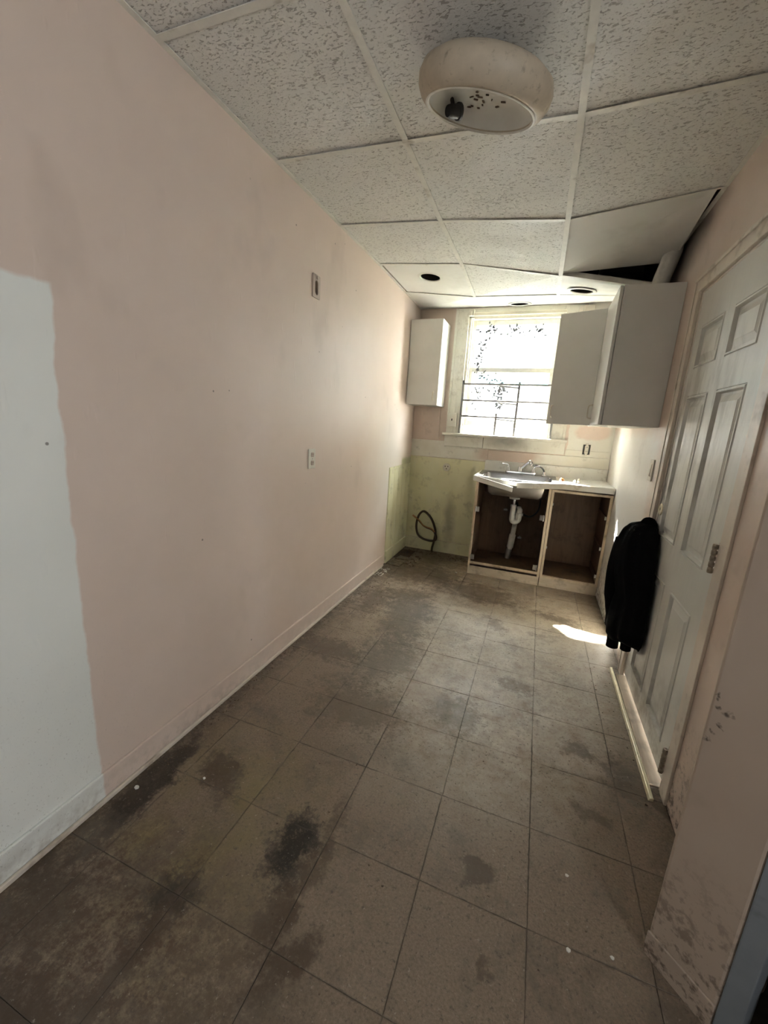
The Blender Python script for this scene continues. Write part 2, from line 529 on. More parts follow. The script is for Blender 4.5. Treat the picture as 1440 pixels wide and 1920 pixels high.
MAT = dict(
    left=m_left_wall(), back=m_back_wall(), band=m_band(), green=m_green('old_green_paint'), right=m_right_wall(), pier=m_right_wall('shaded_pier_paint', 0.78),
    tile=m_floor_tile(), ctile=m_ceiling_tile(), csmooth=m_ceiling_tile(True), door=m_door(), curtain=m_curtain(),
    glass=m_glass(), winpaint=m_window_paint(), counter=m_counter(),
    subfloor=simple('dark_subfloor', (0.055, 0.042, 0.03), 0.8, var=0.4),
    tee=simple('painted_grid_tee', (0.76, 0.74, 0.68), 0.5, var=0.08, dirt=(0.30, 0.25, 0.19), dirt_scale=9, dirt_lo=0.58),
    plenum=simple('dark_plenum', (0.05, 0.055, 0.065), 0.8, var=0.4, scale=8),
    trim=simple('cream_trim_paint', (0.68, 0.60, 0.51), 0.4, var=0.08, scale=12, dirt=(0.28, 0.21, 0.15), dirt_scale=7, dirt_lo=0.58),
    cab=simple('white_cabinet_laminate', (0.78, 0.775, 0.735), 0.42, var=0.06, scale=3),
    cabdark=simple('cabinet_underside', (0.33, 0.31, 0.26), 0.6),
    darkwood=m_wood('dark_cabinet_interior', (0.105, 0.060, 0.034), (0.165, 0.095, 0.055)),
    tanwood=m_wood('bare_tan_cabinet_edge', (0.50, 0.40, 0.275), (0.62, 0.51, 0.375)),
    kick=m_wood('dirty_toe_kick', (0.46, 0.38, 0.28), (0.56, 0.475, 0.365), axis=(0.1, 1, 1)),
    oldsill=m_wood('worn_sill_wood', (0.20, 0.15, 0.10), (0.34, 0.27, 0.19), axis=(1, 0.1, 1)),
    steel=simple('stainless_steel', (0.42, 0.42, 0.43), 0.25, 1.0, var=0.1, scale=60),
    chrome=simple('chrome', (0.75, 0.75, 0.76), 0.13, 1.0, var=0.05),
    grey_metal=simple('dull_grey_metal', (0.42, 0.41, 0.40), 0.4, 0.9, var=0.15),
    bar_metal=simple('dark_grey_bar_paint', (0.16, 0.155, 0.15), 0.5, var=0.15),
    hinge=simple('rusty_painted_hinge', (0.36, 0.30, 0.23), 0.45, 0.3, var=0.35, scale=60, dirt=(0.12, 0.07, 0.04), dirt_scale=40, dirt_lo=0.5),
    brass=simple('pale_brass', (0.80, 0.72, 0.52), 0.35, 0.45, var=0.15, scale=40, dirt=(0.25, 0.18, 0.09), dirt_scale=30, dirt_lo=0.58),
    pvc=simple('white_pvc', (0.66, 0.65, 0.60), 0.4, var=0.12),
    black_rubber=simple('black_rubber', (0.018, 0.018, 0.018), 0.5),
    black_cloth=simple('black_cloth', (0.0045, 0.0045, 0.005), 0.95, var=0.3, scale=90, bump=0.2, spec=0.1),
    black_mass=simple('doorway_black', (0.012, 0.012, 0.013), 0.4, var=0.3),
    black=simple('black_opening', (0.012, 0.011, 0.01), 0.8),
    plate=simple('ivory_plastic', (0.66, 0.62, 0.54), 0.35, var=0.06),
    brownplate=simple('painted_over_plate', (0.52, 0.42, 0.35), 0.42, var=0.08),
    slot=simple('dark_slot', (0.05, 0.035, 0.025), 0.6),
    fixture=simple('dusty_enamel', (0.56, 0.48, 0.37), 0.5, var=0.1, scale=25, dirt=(0.27, 0.22, 0.16), dirt_scale=35, dirt_lo=0.56),
    fixture_in=simple('white_enamel', (0.74, 0.73, 0.68), 0.3, var=0.05, scale=20),
    flake=simple('brown_flake', (0.12, 0.08, 0.05), 0.7, var=0.3),
    cable=simple('brown_cable_sheath', (0.07, 0.045, 0.025), 0.55),
    orangewire=simple('copper_orange_wire', (0.42, 0.20, 0.07), 0.5),
    cream=simple('cream_plastic', (0.74, 0.69, 0.57), 0.4, var=0.05),
    copper=simple('copper_cap', (0.55, 0.30, 0.15), 0.4, 0.6, var=0.2),
    chip=simple('white_plaster_chip', (0.78, 0.76, 0.70), 0.7),
    rubble=simple('brown_rubble', (0.14, 0.10, 0.065), 0.85, var=0.5, scale=60),
    sideroom=simple('side_room_paint', (0.5, 0.47, 0.43), 0.5),
    bluegrey=simple('blue_grey_paint', (0.22, 0.235, 0.255), 0.5, var=0.1, scale=12, dirt=(0.1, 0.1, 0.1), dirt_scale=9, dirt_lo=0.6),
    embroidery=simple('grey_embroidery', (0.14, 0.15, 0.16), 0.8),
    siding=simple('pale_siding', (0.21, 0.207, 0.20), 0.6, var=0.05),
    teal=simple('teal_fascia', (0.10, 0.22, 0.22), 0.5),
    roof=simple('grey_shingle', (0.18, 0.17, 0.16), 0.8, var=0.3),
    grass=simple('pale_dry_yard', (0.42, 0.41, 0.36), 0.9, var=0.3, scale=6),
    leaf=simple('leaf_green', (0.14, 0.30, 0.04), 0.6, var=0.4, scale=20),
    bark=simple('shrub_stem', (0.12, 0.08, 0.05), 0.8),
)


# ------------------------------------------------------------------ mesh helpers
class MB:
    def __init__(self):
        self.v, self.f = [], []

    def add(self, vs, fs, mat=None):
        k = len(self.v)
        self.v += [tuple(mat @ Vector(p)) if mat else tuple(p) for p in vs]
        self.f += [tuple(i + k for i in f) for f in fs]
        return self

    def box(self, x0, x1, y0, y1, z0, z1, mat=None):
        return self.hexa([(x0, y0, z0), (x1, y0, z0), (x1, y1, z0), (x0, y1, z0),
                          (x0, y0, z1), (x1, y0, z1), (x1, y1, z1), (x0, y1, z1)], mat)

    def hexa(self, p, mat=None):
        return self.add(p, [(3, 2, 1, 0), (4, 5, 6, 7), (0, 1, 5, 4), (1, 2, 6, 5), (2, 3, 7, 6), (3, 0, 4, 7)], mat)

    def prism(self, poly, z0, z1, mat=None):
        n = len(poly)
        vs = [(x, y, z0) for x, y in poly] + [(x, y, z1) for x, y in poly]
        fs = [tuple(range(n))[::-1], tuple(range(n, 2 * n))] + [(i, (i + 1) % n, n + (i + 1) % n, n + i) for i in range(n)]
        return self.add(vs, fs, mat)

    def lathe(self, prof, n=32, mat=None, cap0=False, cap1=False):
        vs, fs = [], []
        for r, z in prof:
            for i in range(n):
                a = 2 * PI * i / n
                vs.append((r * math.cos(a), r * math.sin(a), z))
        for k in range(len(prof) - 1):
            for i in range(n):
                j = (i + 1) % n
                fs.append((k * n + i, k * n + j, (k + 1) * n + j, (k + 1) * n + i))
        if cap0:
            fs.append(tuple(range(n))[::-1])
        if cap1:
            fs.append(tuple(range((len(prof) - 1) * n, len(prof) * n)))
        return self.add(vs, fs, mat)

    def tube(self, pts, r, n=10, mat=None):
        pts = [Vector(p) for p in pts]
        rs = r if isinstance(r, (list, tuple)) else [r] * len(pts)
        vs, fs = [], []
        prev = None
        for i, p in enumerate(pts):
            d = (pts[min(i + 1, len(pts) - 1)] - pts[max(i - 1, 0)]).normalized()
            if prev is None:
                ref = Vector((0, 0, 1)) if abs(d.z) < 0.9 else Vector((1, 0, 0))
                u = d.cross(ref).normalized()
            else:
                u = (prev - d * prev.dot(d)).normalized()
            prev = u
            w = d.cross(u)
            for k in range(n):
                a = 2 * PI * k / n
                vs.append(tuple(p + (u * math.cos(a) + w * math.sin(a)) * rs[i]))
        for i in range(len(pts) - 1):
            for k in range(n):
                j = (k + 1) % n
                fs.append((i * n + k, i * n + j, (i + 1) * n + j, (i + 1) * n + k))
        fs.append(tuple(range(n))[::-1])
        fs.append(tuple(range((len(pts) - 1) * n, len(pts) * n)))
        return self.add(vs, fs, mat)

    def build(self, name, mat, parent=None, bevel=0.0, smooth=False, loc=None):
        me = bpy.data.meshes.new(name)
        base = Vector((0, 0, 0))
        q = parent
        while q is not None:
            base += q.location
            q = q.parent
        o = bpy.data.objects.new(name, me)
        if loc is not None:
            o.location = Vector(loc) - base
            off = Vector(loc)
        else:
            off = base
        me.from_pydata([tuple(Vector(p) - off) for p in self.v], [], self.f)
        me.validate()
        import bmesh
        bm = bmesh.new()
        bm.from_mesh(me)
        bmesh.ops.recalc_face_normals(bm, faces=bm.faces)
        bm.to_mesh(me)
        bm.free()
        me.materials.append(MAT[mat])
        if smooth:
            for p in me.polygons:
                p.use_smooth = True
            try:
                me.set_sharp_from_angle(angle=math.radians(40))
            except Exception:
                pass
        COL.objects.link(o)
        if parent is not None:
            o.parent = parent
        if bevel:
            b = o.modifiers.new('edge_bevel', 'BEVEL')
            b.width = bevel
            b.segments = 2
            b.limit_method = 'ANGLE'
        return o


def spline(pts, n=8):
    """Catmull-Rom through the points."""
    P = [Vector(p) for p in pts]
    out = []
    for i in range(len(P) - 1):
        p0, p1, p2, p3 = P[max(i - 1, 0)], P[i], P[i + 1], P[min(i + 2, len(P) - 1)]
        for k in range(n):
            t = k / n
            out.append(0.5 * ((2 * p1) + (p2 - p0) * t + (2 * p0 - 5 * p1 + 4 * p2 - p3) * t * t + (3 * p1 - p0 - 3 * p2 + p3) * t ** 3))
    out.append(P[-1])
    return out


def thing(name, label, cat, loc=(0, 0, 0), group=None):
    o = bpy.data.objects.new(name, None)
    o.empty_display_size = 0.05
    COL.objects.link(o)
    o.location = loc
    o['label'] = label
    o['category'] = cat
    if group:
        o['group'] = group
    return o


def tag(o, label, cat, group=None, kind=None):
    o['label'] = label
    o['category'] = cat
    if group:
        o['group'] = group
    if kind:
        o['kind'] = kind
    return o


def struct(o, label=None, cat=None):
    o['kind'] = 'structure'
    if label:
        o['label'] = label
    if cat:
        o['category'] = cat
    return o


def B(*a):
    return MB().box(*a)


# ------------------------------------------------------------------ floor
floor = struct(B(-1.55, 1.6, YREAR - 0.1, YB + 0.2, -0.08, -0.0045).build('floor', 'subfloor'),
               'worn beige vinyl tile floor with dark grime along its joints', 'floor')


def tile_mesh(w, d):
    g, c, h = 0.0004, 0.0009, 0.0045
    x0, x1, y0, y1 = g, w - g, g, d - g
    m = MB()
    m.add([(x0, y0, 0), (x1, y0, 0), (x1, y1, 0), (x0, y1, 0),
           (x0, y0, h - c * 0.7), (x1, y0, h - c * 0.7), (x1, y1, h - c * 0.7), (x0, y1, h - c * 0.7),
           (x0 + c, y0 + c, h), (x1 - c, y0 + c, h), (x1 - c, y1 - c, h), (x0 + c, y1 - c, h)],
          [(0, 1, 5, 4), (1, 2, 6, 5), (2, 3, 7, 6), (3, 0, 4, 7),
           (4, 5, 9, 8), (5, 6, 10, 9), (6, 7, 11, 10), (7, 4, 8, 11), (8, 9, 10, 11)])
    me = bpy.data.meshes.new('tile')
    me.from_pydata(m.v, [], m.f)
    me.materials.append(MAT['tile'])
    return me


xs = [XL + 0.002] + [k * T for k in range(-4, 2)] + [XR - 0.002]
ys = [k * T for k in range(-5, 11)] + [YB - 0.002]
tcache = {}
for j in range(len(ys) - 1):
    for i in range(len(xs) - 1):
        w, d = xs[i + 1] - xs[i], ys[j + 1] - ys[j]
        if i == 0 and j == len(ys) - 3:
            continue            # the missing tile by the back left corner
        key = (round(w, 4), round(d, 4))
        if key not in tcache:
            tcache[key] = tile_mesh(w, d)
        o = bpy.data.objects.new('tile', tcache[key])
        COL.objects.link(o)
        o.parent = floor
        lift = random.uniform(0, 0.0007)
        o.location = (xs[i], ys[j], -0.0045 + lift)
        o.rotation_euler = (random.uniform(-1, 1) * 0.0012, random.uniform(-1, 1) * 0.0012, random.uniform(-1, 1) * 0.0015)
# the rear room floor behind the camera, out of view
o = B(-1.38, 1.5, YREAR, -5 * T - 0.001, -0.0045, 0.0).build('rear_floor_sheet', 'tile', floor)
o = B(XR + 0.003, 1.5, -5 * T, 0.40, -0.0045, 0.0).build('side_floor_sheet', 'subfloor', floor)

# ------------------------------------------------------------------ walls
wall_left = struct(B(XL - 0.12, XL, YREAR, YB + 0.2, -0.08, ZT).build('wall_left', 'left'),
                   'long pink painted left wall with a white roller patch', 'wall')
WX0, WX1, WZ0, WZ1 = -0.905, -0.065, 1.255, 2.345
mb = MB()
mb.box(XL - 0.12, WX0, YB, YB + 0.2, -0.08, ZT).box(WX1, 1.6, YB, YB + 0.2, -0.08, ZT)
mb.box(WX0, WX1, YB, YB + 0.2, -0.08, WZ0).box(WX0, WX1, YB, YB + 0.2, WZ1, ZT)
wall_back = struct(mb.build('wall_back', 'back'), 'far end wall with the window above the sink', 'wall')
B(-1.383, -1.105, YB - 0.009, YB, 1.180, 1.60).build('wall_panel', 'back', wall_back, 0.002)
mb = MB().box(-1.383, -0.595, YB - 0.007, YB, 1.002, 1.172)
mb.build('wall_panel', 'band', wall_back, 0.002)
B(-0.593, XR - 0.002, YB - 0.007, YB, 1.002, 1.115).build('wall_panel', 'band', wall_back, 0.002)
B(0.095, XR - 0.002, YB - 0.006, YB, 1.118, 1.172).build('wall_panel', 'band', wall_back, 0.002)
B(-1.383, -0.56, YB - 0.010, YB, 0.125, 0.998).build('wall_panel', 'green', wall_back, 0.002)
B(-1.374, -0.615, YB - 0.018, YB, 0.0, 0.120).build('baseboard', 'green', wall_back, 0.003)
# old boards at the left corner
B(XL, XL + 0.008, 2.525, YB - 0.012, 0.125, 0.922).build('wall_panel', 'green', wall_left, 0.002)
for k in range(5):
    y0 = 2.54 + k * 0.12
    B(XL + 0.008, XL + 0.0095, y0, y0 + 0.108, 0.14, 0.90).build('board', 'green', wall_left)
B(XL, XL + 0.016, 2.53, YB - 0.02, 0.0, 0.120).build('baseboard', 'green', wall_left, 0.003)
# vertical drywall joint line and lumps of filler
bb = struct(MB().box(XL, XL + 0.012, YREAR, 2.50, 0.012, 0.104).build('baseboard_left', 'left', None, 0.004),
            'low painted baseboard along the left wall', 'baseboard')
B(XL + 0.012, XL + 0.024, YREAR, 2.46, 0.0, 0.016).build('shoe_moulding', 'trim', bb, 0.003)

# right wall with the door opening
DY0, DY1, DZ = 0.672, 1.466, 1.992
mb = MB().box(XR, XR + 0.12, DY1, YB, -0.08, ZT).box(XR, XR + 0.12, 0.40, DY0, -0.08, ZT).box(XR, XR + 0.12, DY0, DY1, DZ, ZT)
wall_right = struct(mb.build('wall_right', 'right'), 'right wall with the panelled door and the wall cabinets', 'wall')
# angled pier at the near right
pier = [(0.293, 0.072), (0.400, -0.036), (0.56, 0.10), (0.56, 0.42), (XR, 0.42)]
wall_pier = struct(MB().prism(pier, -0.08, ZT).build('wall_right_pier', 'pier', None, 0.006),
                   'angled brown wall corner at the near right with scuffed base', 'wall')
dx, dy = 0.107 / 0.152, -0.108 / 0.152
nx, ny = -0.108 / 0.152, -0.107 / 0.152
pb = [(0.293 + nx * 0.0, 0.072), (0.293 + nx * 0.006 - dx * 0.003, 0.072 + ny * 0.006 - dy * 0.003),
      (0.400 + nx * 0.006, -0.036 + ny * 0.006), (0.400, -0.036)]
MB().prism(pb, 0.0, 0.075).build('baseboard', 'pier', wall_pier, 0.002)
# blue-grey casing on the far edge of the pier, the dark side room behind it
MB().prism([(0.4015, -0.0365), (0.441, -0.053), (0.475, -0.02), (0.44, 0.0)], 0.0, 2.10).build('door_casing', 'bluegrey', wall_pier, 0.003)
mb = MB().box(0.56, 1.5, 0.40, 0.5, -0.08, ZT)
mb.box(1.5, 1.6, YREAR, -2.16, -0.08, ZT).box(1.5, 1.6, -1.67, 0.5, -0.08, ZT).box(1.5, 1.6, -2.16, -1.67, -0.08, 1.26).box(1.5, 1.6, -2.16, -1.67, 1.75, ZT)  # unseen opening added here to let in fill daylight
struct(mb.build('wall_side_room', 'sideroom'), 'wall of the side room with an opening added for fill daylight', 'wall')
struct(B(XL - 0.12, 1.6, YREAR - 0.12, YREAR, -0.08, ZT).build('wall_rear', 'sideroom'), 'rear wall behind the viewer', 'wall')

# ------------------------------------------------------------------ ceiling
ceiling = struct(B(XL - 0.12, 1.6, YREAR - 0.1, YB + 0.2, ZT, ZT + 0.1).build('ceiling', 'plenum'),
                 'sagging suspended ceiling of fissured tiles in a white grid', 'ceiling')
GX = [XL, -0.780, -0.150, XR]
GY = [YREAR, -2.85, -2.24, -1.63, -1.02, -0.41, 0.20, 0.81, 1.42, 2.03, 2.64, YB]
GZ = {0.20: (2.416, 2.410, 2.400, 2.412), 0.81: (2.416, 2.400, 2.382, 2.400), 1.42: (2.419, 2.381, 2.325, 2.390),
      2.03: (2.425, 2.384, 2.275, 2.158), 2.64: (2.420, 2.352, 2.338, 2.300), YB: (2.417, 2.412, 2.412, 2.412)}


def gz(i, j):
    return GZ.get(GY[j], (2.416, 2.414, 2.412, 2.414))[i]


def bil(c, s, t):
    return c[0] * (1 - s) * (1 - t) + c[1] * s * (1 - t) + c[2] * s * t + c[3] * (1 - s) * t


def ceiling_tile(x0, x1, y0, y1, zc, mat, hole=None, insets=(0.004, 0.004, 0.004, 0.004)):
    """zc: heights of the four corners (x0y0, x1y0, x1y1, x0y1)."""
    th = 0.015
    a0, a1, b0, b1 = x0 + insets[0], x1 - insets[1], y0 + insets[2], y1 - insets[3]

    def zat(x, y):
        return bil(zc, (x - x0) / (x1 - x0), (y - y0) / (y1 - y0)) + 0.0025
    m = MB()
    if hole is None:
        c = [(a0, b0), (a1, b0), (a1, b1), (a0, b1)]
        m.hexa([(x, y, zat(x, y)) for x, y in c] + [(x, y, zat(x, y) + th) for x, y in c])
    else:
        hx, hy, hr = hole
        n = 32
        ring, sq = [], []
        for k in range(n):
            a = 2 * PI * k / n + PI / 4
            ring.append((hx + hr * math.cos(a), hy + hr * math.sin(a)))
            q, f = divmod(k, n // 4)
            f /= n // 4
            cs = [(a1, b1), (a0, b1), (a0, b0), (a1, b0)]
            p, r2 = cs[q], cs[(q + 1) % 4]
            sq.append((p[0] + (r2[0] - p[0]) * f, p[1] + (r2[1] - p[1]) * f))
        vs = [(x, y, zat(x, y)) for x, y in ring + sq] + [(x, y, zat(x, y) + th) for x, y in ring + sq]
        fs = []
        for k in range(n):
            l = (k + 1) % n
            fs += [(k, l, n + l, n + k), (2 * n + k, 3 * n + k, 3 * n + l, 2 * n + l),
                   (k, 2 * n + k, 2 * n + l, l), (n + k, n + l, 3 * n + l, 3 * n + k)]
        m.add(vs, fs)
    return m.build('ceiling_tile', mat, ceiling)


HOLES = {(9, 0): (-1.060, 2.275, 0.078), (9, 2): (0.000, 2.40, 0.078), (10, 1): (-0.455, 3.03, 0.078)}
for j in range(len(GY) - 1):
    for i in range(3):
        zc = [gz(i, j), gz(i + 1, j), gz(i + 1, j + 1), gz(i, j + 1)]
        ins = [0.004] * 4
        mat = 'ctile'
        if (j, i) == (8, 2):            # right-hand tile that has slipped off its tee
            zc = [gz(2, 8), gz(3, 8), 2.306, gz(2, 9) + 0.004]
            ins = [0.004, 0.035, 0.004, 0.01]
            mat = 'csmooth'
        if j == 10 or (j, i) in ((9, 0), (9, 2)):
            mat = 'csmooth'
        if (j, i) == (9, 0):
            ins = [0.03, 0.004, 0.012, 0.004]
        if (j, i) == (8, 0):
            ins = [0.012, 0.004, 0.004, 0.004]
        if (j, i) == (9, 1):
            zc = [z + 0.002 for z in zc]
        ceiling_tile(GX[i], GX[i + 1], GY[j], GY[j + 1], zc, mat, HOLES.get((j, i)), ins)


def tee(p, q, w=0.024, h=0.0025, web=0.03):
    p, q = Vector(p), Vector(q)
    d = (q - p).normalized()
    s = d.cross(Vector((0, 0, 1))).normalized()
    u = s.cross(d)
    m = MB()
    for a, b, lo, hi in ((-w / 2, w / 2, -h, 0), (-0.001, 0.001, 0, web)):
        m.hexa([p + s * a + u * lo, p + s * b + u * lo, q + s * b + u * lo, q + s * a + u * lo,
                p + s * a + u * hi, p + s * b + u * hi, q + s * b + u * hi, q + s * a + u * hi])
    return m


for j in range(len(GY) - 1):
    for i in (1, 2):
        tee((GX[i], GY[j], gz(i, j) + 0.0005), (GX[i], GY[j + 1], gz(i, j + 1) + 0.0005)).build('main_tee', 'tee', ceiling)
for j in range(1, len(GY) - 1):
    for i in range(3):
        x0, x1 = GX[i] + (0.012 if i else 0.0), GX[i + 1] - (0.012 if i < 2 else 0.0)
        wd = 0.024 if j != 8 or i != 2 else 0.012
        tee((x0, GY[j], gz(i, j)), (x1, GY[j], gz(i + 1, j)), wd).build('cross_tee', 'tee', ceiling)
for j in range(len(GY) - 1):
    for i, s in ((0, 1), (3, -1)):
        if i == 3 and j == 9:
            continue
        x = GX[i]
        z0, z1 = (gz(0, j), gz(0, j + 1)) if i == 0 else (max(gz(3, j), 2.385), max(gz(3, j + 1), 2.385))
        m = MB()
        for a, b, lo, hi in ((0, 0.020, -0.0025, 0), (0, 0.002, 0, 0.022)):
            xa, xb = sorted((x + s * a, x + s * b))
            m.hexa([(xa, GY[j], z0 + lo), (xb, GY[j], z0 + lo), (xb, GY[j + 1], z1 + lo), (xa, GY[j + 1], z1 + lo),
                    (xa, GY[j], z0 + hi), (xb, GY[j], z0 + hi), (xb, GY[j + 1], z1 + hi), (xa, GY[j + 1], z1 + hi)])
        m.build('wall_angle', 'tee', ceiling)


def recessed(hx, hy, z, tilt, label):
    r = thing('recessed_light', label, 'recessed light', (hx, hy, z), 'empty recessed ceiling cans')
    mt = Matrix.Translation((hx, hy, z)) @ Matrix.Rotation(tilt[0], 4, 'X') @ Matrix.Rotation(tilt[1], 4, 'Y')
    MB().lathe([(0.098, -0.0005), (0.096, -0.004), (0.078, -0.006), (0.073, -0.002), (0.073, 0.010), (0.079, 0.010), (0.080, -0.0005)], 40, mt).build('trim_ring', 'fixture_in', r, 0, True)
    MB().lathe([(0.0725, 0.000), (0.0725, 0.14), (0.060, 0.16), (0.0, 0.16)], 32, mt).build('can', 'black', r, 0, True)
    m2 = mt @ Matrix.Translation((0, 0, 0.10))
    MB().lathe([(0.0, 0.0), (0.018, 0.0), (0.018, 0.055), (0.0, 0.055)], 16, m2).build('lamp_socket', 'slot', r, 0, True)
    return r


recessed(-1.060, 2.275, 2.401, (-0.03, 0.08), 'empty recessed can with white ring in the ceiling tile by the left wall')
recessed(0.000, 2.40, 2.290, (0.10, 0.13), 'empty recessed can in the tilted ceiling tile beside the open cabinet door')
recessed(-0.455, 3.03, 2.393, (0.11, 0.0), 'empty recessed can in the narrow ceiling tile just above the window')
# pale duct rising above the right-hand cabinets
tag(MB().tube([(0.385, 2.02, 2.127), (0.395, 1.99, 2.22), (0.415, 1.94, 2.33), (0.42, 1.93, 2.55)], [0.045, 0.044, 0.044, 0.044], 18).build('vent_pipe', 'chip', None, 0, True),
    'pale dusty pipe rising from the right wall cabinet into the ceiling gap', 'pipe')

# ------------------------------------------------------------------ ceiling light
RC = Vector((-0.4415, 0.5293, 2.2705))
up_ax = Vector((math.sin(0.2358), math.sin(-0.2449), 1)).normalized()
rot = up_ax.to_track_quat('Z', 'Y').to_matrix().to_4x4()
MT = Matrix.Translation(RC) @ rot
lt = thing('ceiling_light', 'round dusty ceiling light without its glass, hanging tilted', 'ceiling light', RC)
MB().lathe([(0.060, 0.098), (0.130, 0.097), (0.172, 0.090), (0.196, 0.073), (0.203, 0.052), (0.200, 0.030), (0.188, 0.010), (0.176, 0.0), (0.169, -0.004), (0.163, -0.003), (0.160, 0.003)], 56, MT).build('housing', 'fixture', lt, 0, True)
MB().lathe([(0.160, 0.003), (0.158, 0.012), (0.150, 0.030), (0.132, 0.046), (0.10, 0.056), (0.05, 0.060), (0.0, 0.061)], 56, MT).build('reflector_dish', 'fixture_in', lt, 0, True)
MB().lathe([(0.170, -0.0045), (0.164, -0.006), (0.160, -0.0015), (0.163, 0.001)], 56, MT).build('rim', 'chip', lt, 0, True)
sx = Matrix.Translation((-0.540, 0.592, 2.326)) @ Matrix.Rotation(1.15, 4, 'Z') @ Matrix.Rotation(1.25, 4, 'Y') @ Matrix.Rotation(0.25, 4, 'X')
sk = MB().lathe([(0.0, -0.026), (0.015, -0.026), (0.018, -0.012), (0.019, 0.014), (0.023, 0.016), (0.023, 0.022), (0.015, 0.022), (0.014, 0.0), (0.0, 0.0)], 20, sx).build('lamp_socket', 'black_rubber', lt, 0, True)
MB().tube([(-0.540, 0.590, 2.330), (-0.545, 0.582, 2.346), (-0.548, 0.576, 2.357)], 0.006, 8).build('socket_bracket', 'slot', sk)
dprof = [(0, .061), (.05, .060), (.10, .056), (.132, .046), (.150, .030), (.158, .012)]


def dish(r):
    for (ra, za), (rb, zb2) in zip(dprof, dprof[1:]):
        if r <= rb:
            return za + (zb2 - za) * (r - ra) / (rb - ra)
    return .012


inv = rot.to_3x3().inverted()
spots = [(-0.024, 0.051), (-0.050, 0.100), (0.058, 0.076), (-0.020, 0.030), (-0.017, 0.061), (-0.034, 0.075), (-0.010, 0.085), (0.02, 0.072), (-0.045, 0.060), (-0.06, 0.10), (-0.03, 0.11), (0.035, 0.10), (0.01, 0.045), (-0.015, 0.098)]
for k, (ox, oy) in enumerate(spots):
    lo = inv @ Vector((ox, oy, 0.075))
    lo.z = dish(math.hypot(lo.x, lo.y)) - 0.002
    w, l = random.uniform(0.0015, 0.004), random.uniform(0.004, 0.009)
    mm = MT @ Matrix.Translation(lo) @ Matrix.Rotation(random.uniform(0, PI), 4, 'Z')
    MB().box(-l, l, -w, w, -0.001, 0.0015, mm).build('paint_flake', 'flake', lt)

# ------------------------------------------------------------------ window
win = struct(thing('window_1', 'bright sash window with peeling cream frame above the sink', 'window', (-0.48, YB, WZ0)))
YF = YB - 0.018


def wpart(name, m, bevel=0.002, mat='winpaint', parent=win):
    return m.build(name, mat, parent, bevel)


wpart('side_casing', MB().box(-1.030, -0.905, YF, YB, 1.255, 2.405).box(-1.030, -1.008, YF - 0.010, YF, 1.255, 2.405).box(-0.925, -0.905, YF - 0.006, YF, 1.255, 2.405).box(-0.975, -0.960, YF - 0.004, YF, 1.255, 2.405))
wpart('side_casing', MB().box(-0.065, 0.075, YF, YB, 1.255, 2.405).box(0.053, 0.075, YF - 0.010, YF, 1.255, 2.405).box(-0.065, -0.045, YF - 0.006, YF, 1.255, 2.405))
wpart('head_casing', MB().box(-0.905, -0.065, YF, YB, 2.345, 2.408).box(-0.905, -0.065, YF - 0.008, YF, 2.345, 2.362))
wpart('window_stool', MB().box(-1.060, 0.095, YB - 0.060, YB + 0.10, 1.232, 1.257), 0.005)
wpart('apron', MB().box(-1.040, -0.655, YB - 0.022, YB, 1.128, 1.231))
wpart('apron', MB().box(-0.650, 0.088, YB - 0.024, YB, 1.124, 1.231))
wpart('reveal', MB().box(WX0 - 0.0, WX0 + 0.022, YB, YB + 0.2, WZ0, WZ1).box(WX1 - 0.022, WX1, YB, YB + 0.2, WZ0, WZ1).box(WX0, WX1, YB, YB + 0.2, WZ1 - 0.022, WZ1).box(WX0, WX1, YB + 0.10, YB + 0.22, WZ0 - 0.02, WZ0 + 0.018))
wpart('stop_bead', MB().box(WX0 + 0.022, WX0 + 0.036, YB + 0.03, YB + 0.052, WZ0, WZ1 - 0.02))
wpart('stop_bead', MB().box(WX1 - 0.036, WX1 - 0.022, YB + 0.03, YB + 0.052, WZ0, WZ1 - 0.02))


def sash(x0, x1, y0, y1, z0, z1, st, top, bot):
    s = MB().box(x0, x0 + st, y0, y1, z0, z1).box(x1 - st, x1, y0, y1, z0, z1).box(x0 + st, x1 - st, y0, y1, z0, z0 + bot).box(x0 + st, x1 - st, y0, y1, z1 - top, z1)
    so = wpart('sash', s, 0.003)
    MB().box(x0 + st - 0.005, x1 - st + 0.005, (y0 + y1) / 2 - 0.002, (y0 + y1) / 2 + 0.002, z0 + bot - 0.005, z1 - top + 0.005).build('pane', 'glass', so)


sash(WX0 + 0.022, WX1 - 0.022, YB + 0.098, YB + 0.128, 1.840, WZ1 - 0.022, 0.04, 0.045, 0.045)
sash(WX0 + 0.022, WX1 - 0.022, YB + 0.058, YB + 0.088, 1.342, 1.890, 0.045, 0.042, 0.045)
# little latch block on the left casing
lb = wpart('latch_block', MB().box(-1.020, -0.935, YF - 0.022, YF, 1.318, 1.450), 0.003)
MB().box(-0.982, -0.972, YF - 0.0235, YF - 0.022, 1.375, 1.395).build('keyhole', 'black', lb)

